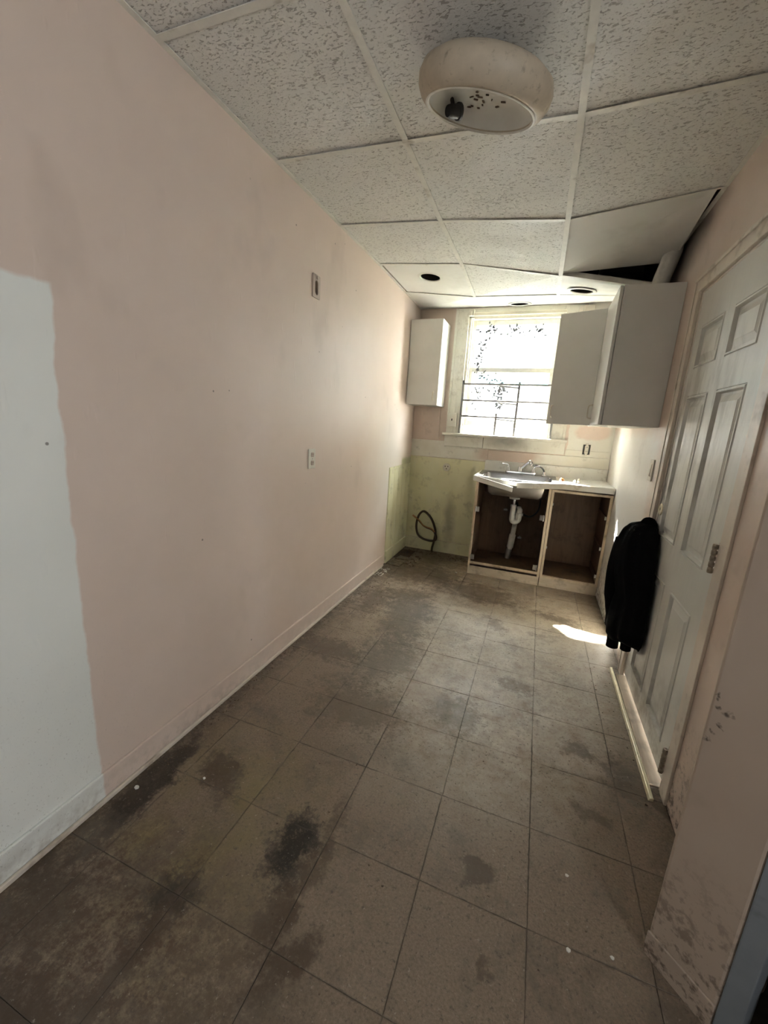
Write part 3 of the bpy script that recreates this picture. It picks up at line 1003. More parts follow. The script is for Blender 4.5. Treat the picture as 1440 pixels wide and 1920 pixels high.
# roller / curtain rod on brackets
rod = thing('curtain_rod', 'cream curtain rod across the top of the window', 'curtain rod', (-0.46, YB - 0.06, 2.33))
MB().box(-0.850, -0.060, YB - 0.085, YB - 0.060, 2.325, 2.352).build('rod', 'cream', rod, 0.006)
MB().box(-0.845, -0.065, YB - 0.075, YB - 0.062, 2.296, 2.312).build('lower_rail', 'cream', rod, 0.004)
for x in (-0.875, 0.055):
    MB().box(x - 0.022, x + 0.022, YB - 0.07, YF - 0.0105, 2.330, 2.385).box(x - 0.022, x + 0.002, YB - 0.09, YB - 0.07, 2.325, 2.365).build('bracket', 'plate', rod, 0.003)
MB().box(0.077, 0.155, YB - 0.05, YB - 0.001, 2.318, 2.39).build('bracket_box', 'plate', rod, 0.003)

# sheer curtain
cur = thing('curtain', 'torn sheer curtain with grey leaf embroidery hanging over the window', 'curtain', (-0.48, YB - 0.075, 2.30))
edge = [(2.300, -0.115), (2.205, -0.152), (2.075, -0.213), (1.964, -0.245), (1.80, -0.33), (1.65, -0.40), (1.466, -0.50), (1.37, -0.62), (1.345, -0.70)]


def xedge(z):
    for (za, xa), (zb, xb) in zip(edge, edge[1:]):
        if zb <= z <= za:
            t = (za - z) / (za - zb)
            return xa + (xb - xa) * t
    return edge[-1][1] if z < 1.4 else edge[0][1]


def cy(x, z):
    return YB + 0.012 - 0.010 * math.sin(x * 34 + 1.2 * math.sin(z * 5)) * (0.3 + 0.7 * min(1, (2.31 - z) / 0.4)) - 0.006 * math.sin(z * 9 + x * 8) * min(1, (2.31 - z) * 3)


m = MB()
NU, NV = 44, 40
for v in range(NV + 1):
    z = 2.300 - (2.300 - 1.345) * v / NV
    xl = -0.848 + 0.010 * math.sin(z * 7)
    xr = xedge(z)
    for u in range(NU + 1):
        x = xl + (xr - xl) * u / NU
        m.v.append((x, cy(x, z), z))
for v in range(NV):
    for u in range(NU):
        a = v * (NU + 1) + u
        m.f.append((a, a + 1, a + NU + 2, a + NU + 1))
m.build('fabric', 'curtain', cur, 0, True)
m = MB()


def leaf(m, x, z, a, l, w):
    c, s = math.cos(a), math.sin(a)
    pts = [(0, 0), (l * 0.4, w), (l, 0), (l * 0.4, -w)]
    f, b = [], []
    for px, pz in pts:
        X, Z = x + px * c - pz * s, z + px * s + pz * c
        f.append((X, cy(X, Z) - 0.0028, Z))
        b.append((X, cy(X, Z) - 0.0012, Z))
    m.hexa(f + b)


def spray(cx, cz, rx, rz, n, up=0.5):
    for k in range(n):
        x, z = cx + random.gauss(0, rx), cz + random.gauss(0, rz)
        if x > xedge(z) - 0.03 or z > 2.27 or x < -0.82:
            continue
        leaf(m, x, z, random.uniform(0, 2 * PI), random.uniform(0.022, 0.045), random.uniform(0.006, 0.011))


spray(-0.696, 2.19, 0.035, 0.035, 20)
spray(-0.475, 2.22, 0.035, 0.03, 18)
spray(-0.268, 2.20, 0.030, 0.03, 14)
spray(-0.563, 1.68, 0.045, 0.06, 60)
spray(-0.545, 1.56, 0.014, 0.04, 26)
spray(-0.775, 1.99, 0.020, 0.10, 34)
spray(-0.69, 1.80, 0.03, 0.03, 12)
spray(-0.75, 1.62, 0.03, 0.05, 16)
e = m.build('embroidery', 'embroidery', cur)
e['kind'] = 'stuff'

# adjustable window guard
gd = thing('window_guard', 'thin grey metal window guard bars across the lower sash', 'window guard', (-0.5, YB - 0.028, 1.257))
yg = YB - 0.026
for z in (1.728, 1.577, 1.426):
    MB().tube([(-0.897, yg, z), (-0.05, yg, z + 0.002)], 0.0092, 8).build('horizontal_bar', 'bar_metal', gd, 0, True)
    MB().tube([(-0.56, yg + 0.012, z - 0.014), (-0.378, yg + 0.012, z - 0.026)], 0.0075, 8).build('inner_bar', 'bar_metal', gd, 0, True)
for x, z0, z1 in ((-0.897, 1.258, 1.760), (-0.378, 1.258, 1.756), (-0.558, 1.258, 1.465), (-0.055, 1.258, 1.76)):
    MB().box(x - 0.0095, x + 0.0095, yg - 0.004, yg + 0.004, z0, z1).build('upright', 'bar_metal', gd)

# ------------------------------------------------------------------ wall cabinets
def handle(parent, p, q, out, name='handle', mat='plate', r=0.0045):
    p, q, out = Vector(p), Vector(q), Vector(out)
    pts = spline([p, p + out * 0.8 + (q - p) * 0.06, p + out + (q - p) * 0.25, q + out + (p - q) * 0.25, q + out * 0.8 + (p - q) * 0.06, q], 5)
    MB().tube(pts, r, 8).build(name, mat, parent, 0, True)


def wall_cabinet_box(root, x0, x1, y0, y1, z0, z1, front, t=0.016):
    """open carcass: front is the axis direction that stays open ('-x' or '-y')."""
    m = MB()
    if front == '-y':
        m.box(x0, x0 + t, y0, y1, z0, z1).box(x1 - t, x1, y0, y1, z0, z1).box(x0 + t, x1 - t, y1 - 0.006, y1, z0, z1)
    else:
        m.box(x0, x1, y0, y0 + t, z0, z1).box(x0, x1, y1 - t, y1, z0, z1).box(x1 - 0.006, x1, y0 + t, y1 - t, z0, z1)
    m.build('carcass', 'cab', root, 0.001)
    if front == '-y':
        MB().box(x0 + t, x1 - t, y0, y1 - 0.006, z1 - t, z1).build('top_board', 'cab', root)
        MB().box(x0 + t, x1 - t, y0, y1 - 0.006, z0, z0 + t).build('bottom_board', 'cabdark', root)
        for z in (z0 + 0.26, z0 + 0.50):
            MB().box(x0 + t, x1 - t, y0 + 0.02, y1 - 0.006, z, z + t).build('shelf', 'cab', root)
    else:
        MB().box(x0, x1 - 0.006, y0 + t, y1 - t, z1 - t, z1).build('top_board', 'cab', root)
        MB().box(x0, x1 - 0.006, y0 + t, y1 - t, z0, z0 + t).build('bottom_board', 'cab', root)
        for z in (z0 + 0.26, z0 + 0.50):
            MB().box(x0 + 0.02, x1 - 0.006, y0 + t, y1 - t, z, z + t).build('shelf', 'cab', root)


c1 = thing('wall_cabinet', 'small white wall cabinet in the corner left of the window', 'cabinet', (-1.23, 3.02, 1.503))
wall_cabinet_box(c1, -1.381, -1.078, 2.890, YB - 0.001, 1.503, 2.258, '-y')
d = B(-1.379, -1.078, 2.870, 2.888, 1.505, 2.256).build('door', 'cab', c1, 0.002)
handle(d, (-1.118, 2.870, 1.625), (-1.118, 2.870, 1.548), (0, -0.024, 0), mat='cream')

CZ0, CZ1 = 1.380, 2.122
c2 = thing('wall_cabinet', 'right wall cabinet with closed door and blank side panel facing the room', 'cabinet', (0.33, 1.98, CZ0))
wall_cabinet_box(c2, 0.184, XR - 0.001, 1.757, 2.205, CZ0, CZ1, '-x')
d = B(0.164, 0.181, 1.758, 2.203, CZ0 + 0.001, CZ1 - 0.001).build('door', 'cab', c2, 0.002)
handle(d, (0.164, 2.165, 1.515), (0.164, 2.165, 1.425), (-0.026, 0, 0))
c3 = thing('wall_cabinet', 'right wall cabinet nearest the window with its door swung open', 'cabinet', (0.33, 2.36, CZ0))
wall_cabinet_box(c3, 0.184, XR - 0.001, 2.207, 2.510, CZ0, CZ1, '-x')
ang = math.atan2(0.27, 0.11)
hx, hy = 0.170, 2.212
u = Vector((-math.sin(ang), math.cos(ang), 0))
nrm = Vector((-math.cos(ang), -math.sin(ang), 0))
m = MB()
L, th = 0.297, 0.017
p0 = Vector((hx, hy, 0))
cs = [p0, p0 + u * L, p0 + u * L + nrm * th, p0 + nrm * th]
m.hexa([(p.x, p.y, CZ0 + 0.001) for p in cs] + [(p.x, p.y, CZ1 - 0.001) for p in cs])
d = m.build('door', 'cab', c3, 0.002)
hp = p0 + u * (L - 0.03) + nrm * th
handle(d, (hp.x, hp.y, 1.510), (hp.x, hp.y, 1.428), nrm * 0.026)
for z in (CZ0 + 0.10, CZ1 - 0.10):
    MB().box(0.168, 0.186, 2.208, 2.228, z - 0.02, z + 0.02).build('hinge', 'grey_metal', c3)

# ------------------------------------------------------------------ base cabinets
YC = 2.669


def base_cabinet(root, x0, x1, rails):
    t, zt = 0.018, 0.856
    yb = YB - 0.022
    MB().box(x0, x0 + t, YC + 0.02, yb, 0.0, zt).build('side_panel', 'darkwood', root)
    MB().box(x1 - t, x1, YC + 0.02, yb, 0.0, zt).build('side_panel', 'darkwood', root)
    MB().box(x0 + t, x1 - t, yb - 0.012, yb, 0.0, zt).build('back_panel', 'darkwood', root)
    MB().box(x0 + t, x1 - t, YC + 0.02, yb - 0.012, 0.088, 0.104).build('bottom_board', 'darkwood', root)
    MB().box(x0 + 0.002, x1 - 0.002, YC + 0.004, YC + 0.019, 0.0, 0.078).build('toe_kick', 'kick', root, 0.001)
    s = 0.020
    MB().box(x0, x0 + s, YC, YC + 0.0195, 0.078, zt).build('stile', 'tanwood', root, 0.001)
    MB().box(x1 - s, x1, YC, YC + 0.0195, 0.078, zt).build('stile', 'tanwood', root, 0.001)
    for z0, z1, mt in rails:
        MB().box(x0 + s, x1 - s, YC + 0.001, YC + 0.0185, z0, z1).build('rail', mt, root, 0.001)


sb = thing('sink_cabinet', 'doorless base cabinet under the sink with white drain pipe inside', 'cabinet', (-0.30, 2.9, 0))
base_cabinet(sb, -0.612, 0.010, [(0.100, 0.122, 'tanwood')])
for x, z in ((-0.592, 0.612), (-0.592, 0.165), (-0.022, 0.605), (-0.022, 0.160)):
    s = 1 if x < -0.3 else -1
    MB().box(min(x, x + s * 0.030), max(x, x + s * 0.030), YC - 0.003, YC + 0.014, z - 0.022, z + 0.022).tube([(x, YC - 0.004, z - 0.026), (x, YC - 0.004, z + 0.026)], 0.006, 8).build('hinge', 'grey_metal', sb, 0.002)
bc = thing('base_cabinet', 'empty doorless base cabinet with dark brown inside by the right wall', 'cabinet', (0.24, 2.9, 0))
base_cabinet(bc, 0.013, XR - 0.003, [(0.078, 0.098, 'tanwood'), (0.836, 0.856, 'tanwood')])
for z in (0.66, 0.40, 0.16):
    MB().box(XR - 0.0325, XR - 0.0215, YC + 0.03, 3.10, z, z + 0.018).build('drawer_runner', 'darkwood', bc)
    MB().box(XR - 0.036, XR - 0.0215, YC + 0.021, YC + 0.034, z - 0.012, z + 0.016).build('runner_clip', 'pvc', bc, 0.002)
for z in (0.34, 0.72):
    MB().box(0.031, 0.041, YC + 0.021, YC + 0.030, z, z + 0.018).build('catch', 'grey_metal', bc)

# ------------------------------------------------------------------ countertop
ct = thing('countertop', 'worn white laminate countertop with backsplash and broken front lip', 'countertop', (-0.07, 2.9, 0.87))
SX0, SX1, SY0, SY1 = -0.575, 0.010, 2.735, 3.035      # cut-out for the sink
CX0, CX1 = -0.640, XR - 0.003


def ztop(x, y):
    """slightly sagging top surface"""
    k = max(0.0, 1 - abs(x + 0.28) / 0.38) * max(0.0, (3.05 - y) / 0.40)
    return 0.914 - 0.030 * k


def slab(m, x0, x1, y0, y1, n=6, t=0.034):
    for i in range(n):
        a, b = x0 + (x1 - x0) * i / n, x0 + (x1 - x0) * (i + 1) / n
        q = [(a, y0), (b, y0), (b, y1), (a, y1)]
        m.hexa([(x, y, ztop(x, y) - t) for x, y in q] + [(x, y, ztop(x, y)) for x, y in q])


m = MB()
slab(m, CX0 + 0.001, SX0, 2.672, YB - 0.020, 1)
slab(m, SX1, CX1, 2.672, YB - 0.020, 4)
slab(m, SX0, SX1, SY1, YB - 0.020, 4)
slab(m, SX0, SX1, 2.672, SY0, 6)
m.build('top', 'counter', ct)
m = MB()
n = 10
for i in range(n):
    a, b = -0.268 + (CX1 + 0.268) * i / n, -0.268 + (CX1 + 0.268) * (i + 1) / n
    m.hexa([(x, y, ztop(x, 2.66) + dz) for dz in (-0.046, 0.001) for x, y in ((a, 2.649), (b, 2.649), (b, 2.671), (a, 2.671))])
m.build('front_lip', 'counter', ct)
m = MB()
m.hexa([(-0.641, 2.649, 0.870), (-0.300, 2.618, 0.803), (-0.300, 2.636, 0.803), (-0.641, 2.671, 0.870),
        (-0.641, 2.649, 0.916), (-0.300, 2.618, 0.847), (-0.300, 2.636, 0.847), (-0.641, 2.671, 0.916)])
o = m.build('broken_lip', 'counter', ct, 0.004)
o['label'] = 'snapped front lip drooping away from the counter'
B(-0.612, CX1, YB - 0.0275, YB - 0.0075, 0.905, 1.020).build('backsplash', 'counter', ct, 0.006)
B(-0.641, -0.6395, 2.672, YB - 0.03, 0.872, 0.912).build('end_lip', 'counter', ct)

# ------------------------------------------------------------------ sink
sk = thing('sink', 'single bowl stainless steel sink set in the counter', 'sink', (-0.283, 2.88, 0.91))


def rrect(x0, x1, y0, y1, r, n=6):
    out = []
    for cx, cy_, a0 in ((x1 - r, y1 - r, 0), (x0 + r, y1 - r, PI / 2), (x0 + r, y0 + r, PI), (x1 - r, y0 + r, 3 * PI / 2)):
        for k in range(n + 1):
            a = a0 + PI / 2 * k / n
            out.append((cx + r * math.cos(a), cy_ + r * math.sin(a)))
    return out


def zs(x, y, off):
    return 0.919 + off - 0.052 * max(0, (3.06 - y)) - 0.018 * max(0.0, 1 - abs(x + 0.28) / 0.34) * max(0.0, (3.0 - y) / 0.3)


rings = [(rrect(-0.622, 0.045, 2.692, 3.105, 0.03), 0.001), (rrect(-0.620, 0.043, 2.694, 3.103, 0.03), 0.006),
         (rrect(-0.585, 0.018, 2.726, 3.026, 0.035), 0.006), (rrect(-0.572, 0.006, 2.738, 3.014, 0.045), 0.000),
         (rrect(-0.566, 0.000, 2.744, 3.008, 0.05), -0.020), (rrect(-0.552, -0.014, 2.758, 2.996, 0.055), -0.130),
         (rrect(-0.535, -0.030, 2.775, 2.980, 0.06), -0.158), (rrect(-0.50, -0.065, 2.81, 2.945, 0.06), -0.165), (rrect(-0.32, -0.245, 2.862, 2.932, 0.03), -0.168)]
m = MB()
nr = len(rings[0][0])
for r, off in rings:
    for x, y in r:
        m.v.append((x, y, zs(x, y, off)))
for k in range(len(rings) - 1):
    for i in range(nr):
        j = (i + 1) % nr
        m.f.append((k * nr + i, k * nr + j, (k + 1) * nr + j, (k + 1) * nr + i))
m.f.append(tuple(range((len(rings) - 1) * nr, len(rings) * nr)))
o = m.build('bowl', 'steel', sk, 0, True)
so = o.modifiers.new('thickness', 'SOLIDIFY')
so.thickness = 0.0015
so.offset = -1
zb = zs(-0.283, 2.897, -0.168)
MB().lathe([(0.034, 0.0), (0.045, 0.003), (0.045, 0.0045), (0.02, 0.001), (0.0, 0.001)], 24, Matrix.Translation((-0.283, 2.897, zb + 0.001))).build('drain_strainer', 'chrome', sk, 0, True)

# ------------------------------------------------------------------ faucet
FZ = 0.9255
fc = thing('faucet', 'chrome two handle kitchen faucet with black side spray hose', 'faucet', (-0.27, 3.065, FZ))
MB().prism(rrect(-0.405, -0.130, 3.040, 3.094, 0.02), FZ, FZ + 0.020).build('base_plate', 'chrome', fc, 0.004)
for x, s in ((-0.378, -1), (-0.155, 1)):
    h = MB().lathe([(0.022, FZ + 0.018), (0.020, FZ + 0.030), (0.013, FZ + 0.045), (0.013, FZ + 0.060), (0.0, FZ + 0.063)], 20, Matrix.Translation((x, 3.066, 0))).build('handle_base', 'chrome', fc, 0, True)
    MB().tube(spline([(x, 3.066, FZ + 0.052), (x + s * 0.010, 3.062, FZ + 0.075), (x + s * 0.035, 3.05, FZ + 0.082), (x + s * 0.062, 3.035, FZ + 0.086)], 5), [0.009] * 8 + [0.0075] * 8, 10).build('lever', 'chrome', h, 0, True)
MB().lathe([(0.022, FZ + 0.018), (0.020, FZ + 0.045), (0.018, FZ + 0.062), (0.0, FZ + 0.064)], 20, Matrix.Translation((-0.274, 3.066, 0))).build('spout_base', 'chrome', fc, 0, True)
MB().tube(spline([(-0.274, 3.064, FZ + 0.040), (-0.245, 3.045, FZ + 0.075), (-0.205, 3.01, FZ + 0.118), (-0.192, 2.998, FZ + 0.124), (-0.182, 2.990, FZ + 0.110)], 6), [0.012] * 12 + [0.013] * 6 + [0.014] * 7, 14).build('spout', 'chrome', fc, 0, True)
MB().lathe([(0.0, -0.014), (0.013, -0.014), (0.014, 0.008), (0.010, 0.012), (0.0, 0.012)], 16, Matrix.Translation((-0.181, 2.989, FZ + 0.098))).build('aerator', 'chrome', fc, 0, True)
MB().lathe([(0.026, FZ - 0.002), (0.022, FZ + 0.010), (0.014, FZ + 0.016), (0.013, FZ + 0.034), (0.0, FZ + 0.034)], 20, Matrix.Translation((-0.062, 3.066, 0))).build('spray_holder', 'chrome', fc, 0, True)
MB().tube(spline([(-0.172, 3.05, FZ + 0.085), (-0.135, 3.055, FZ + 0.088), (-0.09, 3.06, FZ + 0.072), (-0.066, 3.064, FZ + 0.045), (-0.062, 3.066, FZ + 0.028)], 6), 0.007, 10).build('spray_hose', 'black_rubber', fc, 0, True)

# ------------------------------------------------------------------ drain under the sink
dp = thing('drain_pipe', 'white plastic drain pipe and trap inside the sink cabinet', 'pipe', (-0.283, 2.89, 0.104))
X, Y = -0.283, 2.897
MB().lathe([(0.030, 0.0), (0.046, 0.004), (0.046, 0.020), (0.036, 0.026), (0.036, 0.038)], 24, Matrix.Translation((X, Y, 0.703))).build('basket_nut', 'pvc', dp, 0, True)
MB().tube([(X, Y, 0.703), (X, Y, 0.640)], 0.019, 16).build('tailpiece', 'chrome', dp, 0, True)
MB().lathe([(0.020, 0), (0.028, 0.002), (0.028, 0.022), (0.021, 0.026)], 16, Matrix.Translation((X, Y, 0.628))).build('slip_nut', 'pvc', dp, 0, True)
MB().tube(spline([(X, Y, 0.635), (X - 0.003, Y, 0.54), (X + 0.004, Y - 0.004, 0.502), (X + 0.03, Y - 0.006, 0.494), (X + 0.055, Y, 0.515), (X + 0.060, Y, 0.560)], 6), 0.024, 16).build('trap', 'pvc', dp, 0, True)
MB().lathe([(0.025, 0), (0.032, 0.002), (0.032, 0.022), (0.025, 0.026)], 16, Matrix.Translation((X + 0.060, Y, 0.556))).build('slip_nut', 'pvc', dp, 0, True)
MB().tube(spline([(X + 0.060, Y, 0.57), (X + 0.060, Y + 0.005, 0.605), (X + 0.048, Y + 0.06, 0.612), (X + 0.04, Y + 0.10, 0.59), (X + 0.032, Y + 0.105, 0.50)], 6), 0.022, 16).build('elbow', 'pvc', dp, 0, True)
MB().tube([(X + 0.032, Y + 0.105, 0.51), (X + 0.004, Y + 0.108, 0.13)], 0.0225, 16).build('down_pipe', 'pvc', dp, 0, True)
MB().tube([(X + 0.020, Y + 0.1065, 0.345), (X + 0.009, Y + 0.1075, 0.215)], 0.030, 16).build('coupling', 'pvc', dp, 0, True)
MB().tube([(X + 0.006, Y + 0.1075, 0.20), (X - 0.004, Y + 0.109, 0.104)], 0.027, 16).build('floor_stub', 'grey_metal', dp, 0, True)
tag(MB().tube(spline([(-0.075, 3.02, 0.83), (-0.06, 3.0, 0.74), (-0.066, 2.96, 0.62), (-0.12, 2.94, 0.555), (-0.19, 2.96, 0.56), (-0.25, 3.02, 0.62), (-0.26, 3.10, 0.64)], 8), 0.008, 10).build('supply_hose', 'black_rubber', None, 0, True),
    'black rubber hose looping behind the drain pipe in the sink cabinet', 'hose')
for x, z in ((-0.36, 0.56), (-0.20, 0.30)):
    v = thing('shutoff_valve', 'small metal shutoff valve %s inside the sink cabinet' % ('left of the trap' if x < -0.3 else 'low beside the down pipe'), 'valve', (x, 3.13, z), 'shutoff valves')
    MB().tube([(x, 3.138, z), (x, 3.085, z)], 0.008, 10).build('stem', 'grey_metal', v, 0, True)
    MB().tube([(x - 0.018, 3.085, z), (x + 0.018, 3.085, z)], 0.010, 10).build('valve_handle', 'grey_metal', v, 0, True)

# bits lying on the counter
tb = thing('paper_tube', 'small pale tube standing tilted on the counter beside the sink', 'tube', (0.19, 2.80, 0.914), )
for k, (x, y) in enumerate(((0.178, 2.80), (0.206, 2.81))):
    MB().tube([(x, y - 0.03, 0.925), (x + 0.012, y + 0.05, 0.930 + 0.012 * k)], 0.0105, 12).build('tube_half', 'cream', tb, 0, True)
tag(MB().lathe([(0.0, -0.012), (0.012, -0.012), (0.016, 0.0), (0.016, 0.016), (0.013, 0.016), (0.012, 0.0), (0.0, -0.002)], 18,
               Matrix.Translation((0.078, 2.79, 0.930)) @ Matrix.Rotation(1.2, 4, 'X') @ Matrix.Rotation(0.5, 4, 'Y')).build('pipe_cap', 'copper', None, 0, True),
    'small orange copper cap lying on the counter right of the sink', 'cap')

# ------------------------------------------------------------------ door
door = struct(thing('door_1', 'dirty white six panel door with rusty hinges and a missing knob', 'door', (XR, 1.09, 0)))
FX = XR + 0.004
Y0, Y1, Z0, Z1 = 0.680, 1.458, 0.022, 1.983
cols = ((0.790, 1.045), (1.130, 1.385))
rows = ((0.115, 0.680), (0.857, 1.520), (1.640, 1.825))
MB().box(FX + 0.012, FX + 0.036, Y0, Y1, Z0, Z1).build('core', 'door', door)
for a, b in ((Y0, cols[0][0]), (cols[0][1], cols[1][0]), (cols[1][1], Y1)):
    B(FX, FX + 0.012, a, b, Z0, Z1).build('stile', 'door', door)
zz = [Z0] + [v for r in rows for v in r] + [Z1]
for ya, yb_ in cols:
    for k in range(0, len(zz), 2):
        B(FX, FX + 0.012, ya, yb_, zz[k], zz[k + 1]).build('rail', 'door', door)


def door_panel(y0, y1, z0, z1):
    steps = [(0.0, 0.000), (0.0015, 0.003), (0.004, 0.003), (0.006, -0.003), (0.012, -0.003), (0.017, 0.0115), (0.026, 0.0115), (0.050, 0.003), (0.0515, 0.002)]
    m = MB()
    for ins, dx_ in steps:
        x = FX + dx_
        m.v += [(x, y0 + ins, z0 + ins), (x, y1 - ins, z0 + ins), (x, y1 - ins, z1 - ins), (x, y0 + ins, z1 - ins)]
    for k in range(len(steps) - 1):
        for i in range(4):
            j = (i + 1) % 4
            m.f.append((k * 4 + i, k * 4 + j, k * 4 + 4 + j, k * 4 + 4 + i))
    k = (len(steps) - 1) * 4
    m.f.append((k, k + 1, k + 2, k + 3))
    m.build('panel', 'door', door)


for ya, yb_ in cols:
    for za, zb_ in rows:
        door_panel(ya, yb_, za, zb_)
for z0, z1 in ((0.073, 0.178), (0.887, 0.989), (1.72, 1.82)):
    h = MB().tube([(FX - 0.019, 0.677, z0), (FX - 0.019, 0.677, z1)], 0.0078, 10)
    for q in range(5):
        zq = z0 + (z1 - z0) * (q + 0.5) / 5
        h.lathe([(0.0082, -0.008), (0.0090, -0.006), (0.0090, 0.006), (0.0082, 0.008)], 10, Matrix.Translation((FX - 0.019, 0.677, zq)))
    h.box(FX - 0.019, FX + 0.001, 0.6765, 0.681, z0, z1).box(FX - 0.002, FX + 0.001, 0.68, 0.700, z0, z1)
    h.build('hinge', 'hinge', door, 0, True)
lp = MB().lathe([(0.0, 0.0), (0.029, 0.0), (0.030, 0.003), (0.027, 0.006), (0.010, 0.006), (0.009, 0.002), (0.0, 0.002)], 28, Matrix.Translation((FX, 1.418, 0.975)) @ Matrix.Rotation(-PI / 2, 4, 'Y')).build('lock_plate', 'brass', door, 0, True)
lp['label'] = 'round pale brass plate where the knob is missing'
MB().lathe([(0.0, 0.0), (0.006, 0.0), (0.006, 0.003), (0.0, 0.003)], 14, Matrix.Translation((FX - 0.0012, 1.418, 0.975)) @ Matrix.Rotation(-PI / 2, 4, 'Y')).build('bolt_hole', 'slot', lp)
# jamb and casing
tr = struct(MB().box(XR - 0.016, XR, DY1 + 0.003, 1.526, 0, DZ).box(XR - 0.020, XR - 0.016, 1.514, 1.526, 0, DZ + 0.06).build('trim_1', 'trim', None, 0.002), 'far side door casing painted cream', 'trim')
struct(MB().box(XR - 0.010, XR, 0.600, DY0 - 0.014, 0, DZ + 0.064).build('trim_2', 'trim', None, 0.002), 'narrow near side door casing painted cream', 'trim')
struct(MB().box(XR - 0.016, XR, DY0 - 0.014, 1.526, DZ, DZ + 0.064).box(XR - 0.024, XR - 0.016, DY0 - 0.014, 1.526, DZ + 0.050, DZ + 0.064).build('trim_3', 'trim', None, 0.002), 'head casing above the door', 'trim')
struct(MB().box(XR - 0.008, XR + 0.06, DY0 - 0.014, DY0 + 0.0005, 0, DZ).box(XR + 0.0, XR + 0.06, DY1 - 0.006, DY1 + 0.003, 0, DZ).box(XR, XR + 0.06, DY0, DY1, DZ - 0.006, DZ).build('trim_4', 'trim', None, 0.002), 'door jamb around the panelled door', 'trim')
# threshold
ts = thing('door_threshold', 'worn threshold with a pale brass strip below the door', 'threshold', (0.45, 1.05, 0))
B(0.432, XR + 0.05, 0.675, 1.462, 0.0, 0.009).build('sill_board', 'oldsill', ts, 0.003)
MB().hexa([(0.412, 0.598, 0.0), (0.430, 0.598, 0.0), (0.424, 1.512, 0.0), (0.408, 1.512, 0.0),
           (0.418, 0.598, 0.012), (0.430, 0.598, 0.014), (0.424, 1.512, 0.014), (0.412, 1.512, 0.012)]).build('brass_strip', 'brass', ts, 0.002)

# ------------------------------------------------------------------ jacket on the door knob side
jk = thing('jacket', 'black jacket hanging in heavy folds against the panelled door', 'jacket', (0.42, 1.40, 0.19))
lev = [  # z, inner x reach, y near, y far
    (0.905, 0.430, 1.400, 1.450), (0.897, 0.400, 1.370, 1.480), (0.880, 0.352, 1.330, 1.505), (0.850, 0.328, 1.300, 1.530), (0.800, 0.312, 1.275, 1.545),
    (0.720, 0.303, 1.250, 1.550), (0.640, 0.310, 1.232, 1.550), (0.575, 0.326, 1.220, 1.545), (0.530, 0.338, 1.212, 1.54),
    (0.437, 0.330, 1.205, 1.54), (0.370, 0.325, 1.205, 1.54), (0.315, 0.328, 1.208, 1.53), (0.285, 0.345, 1.23, 1.52)]
NS = 72
m = MB()
for k, (z, xi, ya, yf) in enumerate(lev):
    cyy, cxx = 1.415, 0.458
    for i in range(NS):
        a = 2 * PI * i / NS
        c, s = math.cos(a), math.sin(a)
        ry = (cyy - ya) if s < 0 else (yf - cyy)
        rx = (cxx - xi) if c < 0 else 0.006
        f = 1 + (0.045 * math.sin(9 * a + 2.0 * z * 3) + 0.03 * math.sin(17 * a + 5 * z)) * min(1, k / 3) * (0.6 if c < -0.9 else 1)
        e = 0.85
        x = cxx + math.copysign(abs(c) ** e, c) * rx * f
        y = cyy + math.copysign(abs(s) ** e, s) * ry * (1 + (f - 1) * 0.3)
        zz_ = z + (0.022 * math.sin(3 * a + 1) if k >= len(lev) - 2 else 0)
        m.v.append((min(x, 0.468), y, zz_))
for k in range(len(lev) - 1):
    for i in range(NS):
        j = (i + 1) % NS
        m.f.append((k * NS + i, k * NS + j, (k + 1) * NS + j, (k + 1) * NS + i))
m.f.append(tuple(range(NS)))
m.f.append(tuple(range((len(lev) - 1) * NS, len(lev) * NS))[::-1])
m.build('body', 'black_cloth', jk, 0, True)
m = MB()
m.tube(spline([(0.345, 1.42, 0.80), (0.330, 1.41, 0.64), (0.345, 1.42, 0.45), (0.375, 1.42, 0.32), (0.378, 1.42, 0.25), (0.380, 1.42, 0.187)], 5), [0.045] * 10 + [0.040] * 10 + [0.030] * 6, 14)
m.build('sleeve', 'black_cloth', jk, 0, True)
m = MB()
m.tube(spline([(0.41, 1.36, 0.75), (0.40, 1.36, 0.55), (0.425, 1.38, 0.38), (0.436, 1.40, 0.28), (0.442, 1.405, 0.192)], 5), [0.04] * 10 + [0.034] * 5 + [0.026] * 6, 14)
m.build('sleeve', 'black_cloth', jk, 0, True)
m = MB()
m.tube(spline([(0.452, 1.385, 0.885), (0.438, 1.395, 0.905), (0.422, 1.41, 0.905), (0.412, 1.425, 0.885)], 5), [0.018, 0.020, 0.022, 0.022, 0.023, 0.024, 0.024, 0.024, 0.024, 0.023, 0.022, 0.021, 0.020, 0.019, 0.018, 0.017], 14)
m.build('collar', 'black_cloth', jk, 0, True)

# ------------------------------------------------------------------ electrical plates
p = thing('outlet', 'ivory duplex outlet halfway up the left wall', 'outlet', (XL, 1.152, 1.088), 'left wall plates')
B(XL + 0.0005, XL + 0.0075, 1.114, 1.190, 1.030, 1.146).build('cover_plate', 'plate', p, 0.003)
for z in (1.112, 1.064):
    r = MB().prism(rrect(1.137, 1.169, z - 0.014, z + 0.014, 0.010), 0, 0.003, Matrix.Translation((XL + 0.0075, 0, 0)) @ Matrix(((0, 0, 1, 0), (1, 0, 0, 0), (0, 1, 0, 0), (0, 0, 0, 1)))).build('receptacle', 'brownplate', p)
    for y in (1.1465, 1.1585):
        B(XL + 0.0103, XL + 0.0109, y - 0.0015, y + 0.0015, z - 0.002, z + 0.008).build('slot', 'slot', r)
    B(XL + 0.0103, XL + 0.0109, 1.150, 1.155, z - 0.010, z - 0.005).build('slot', 'slot', r)
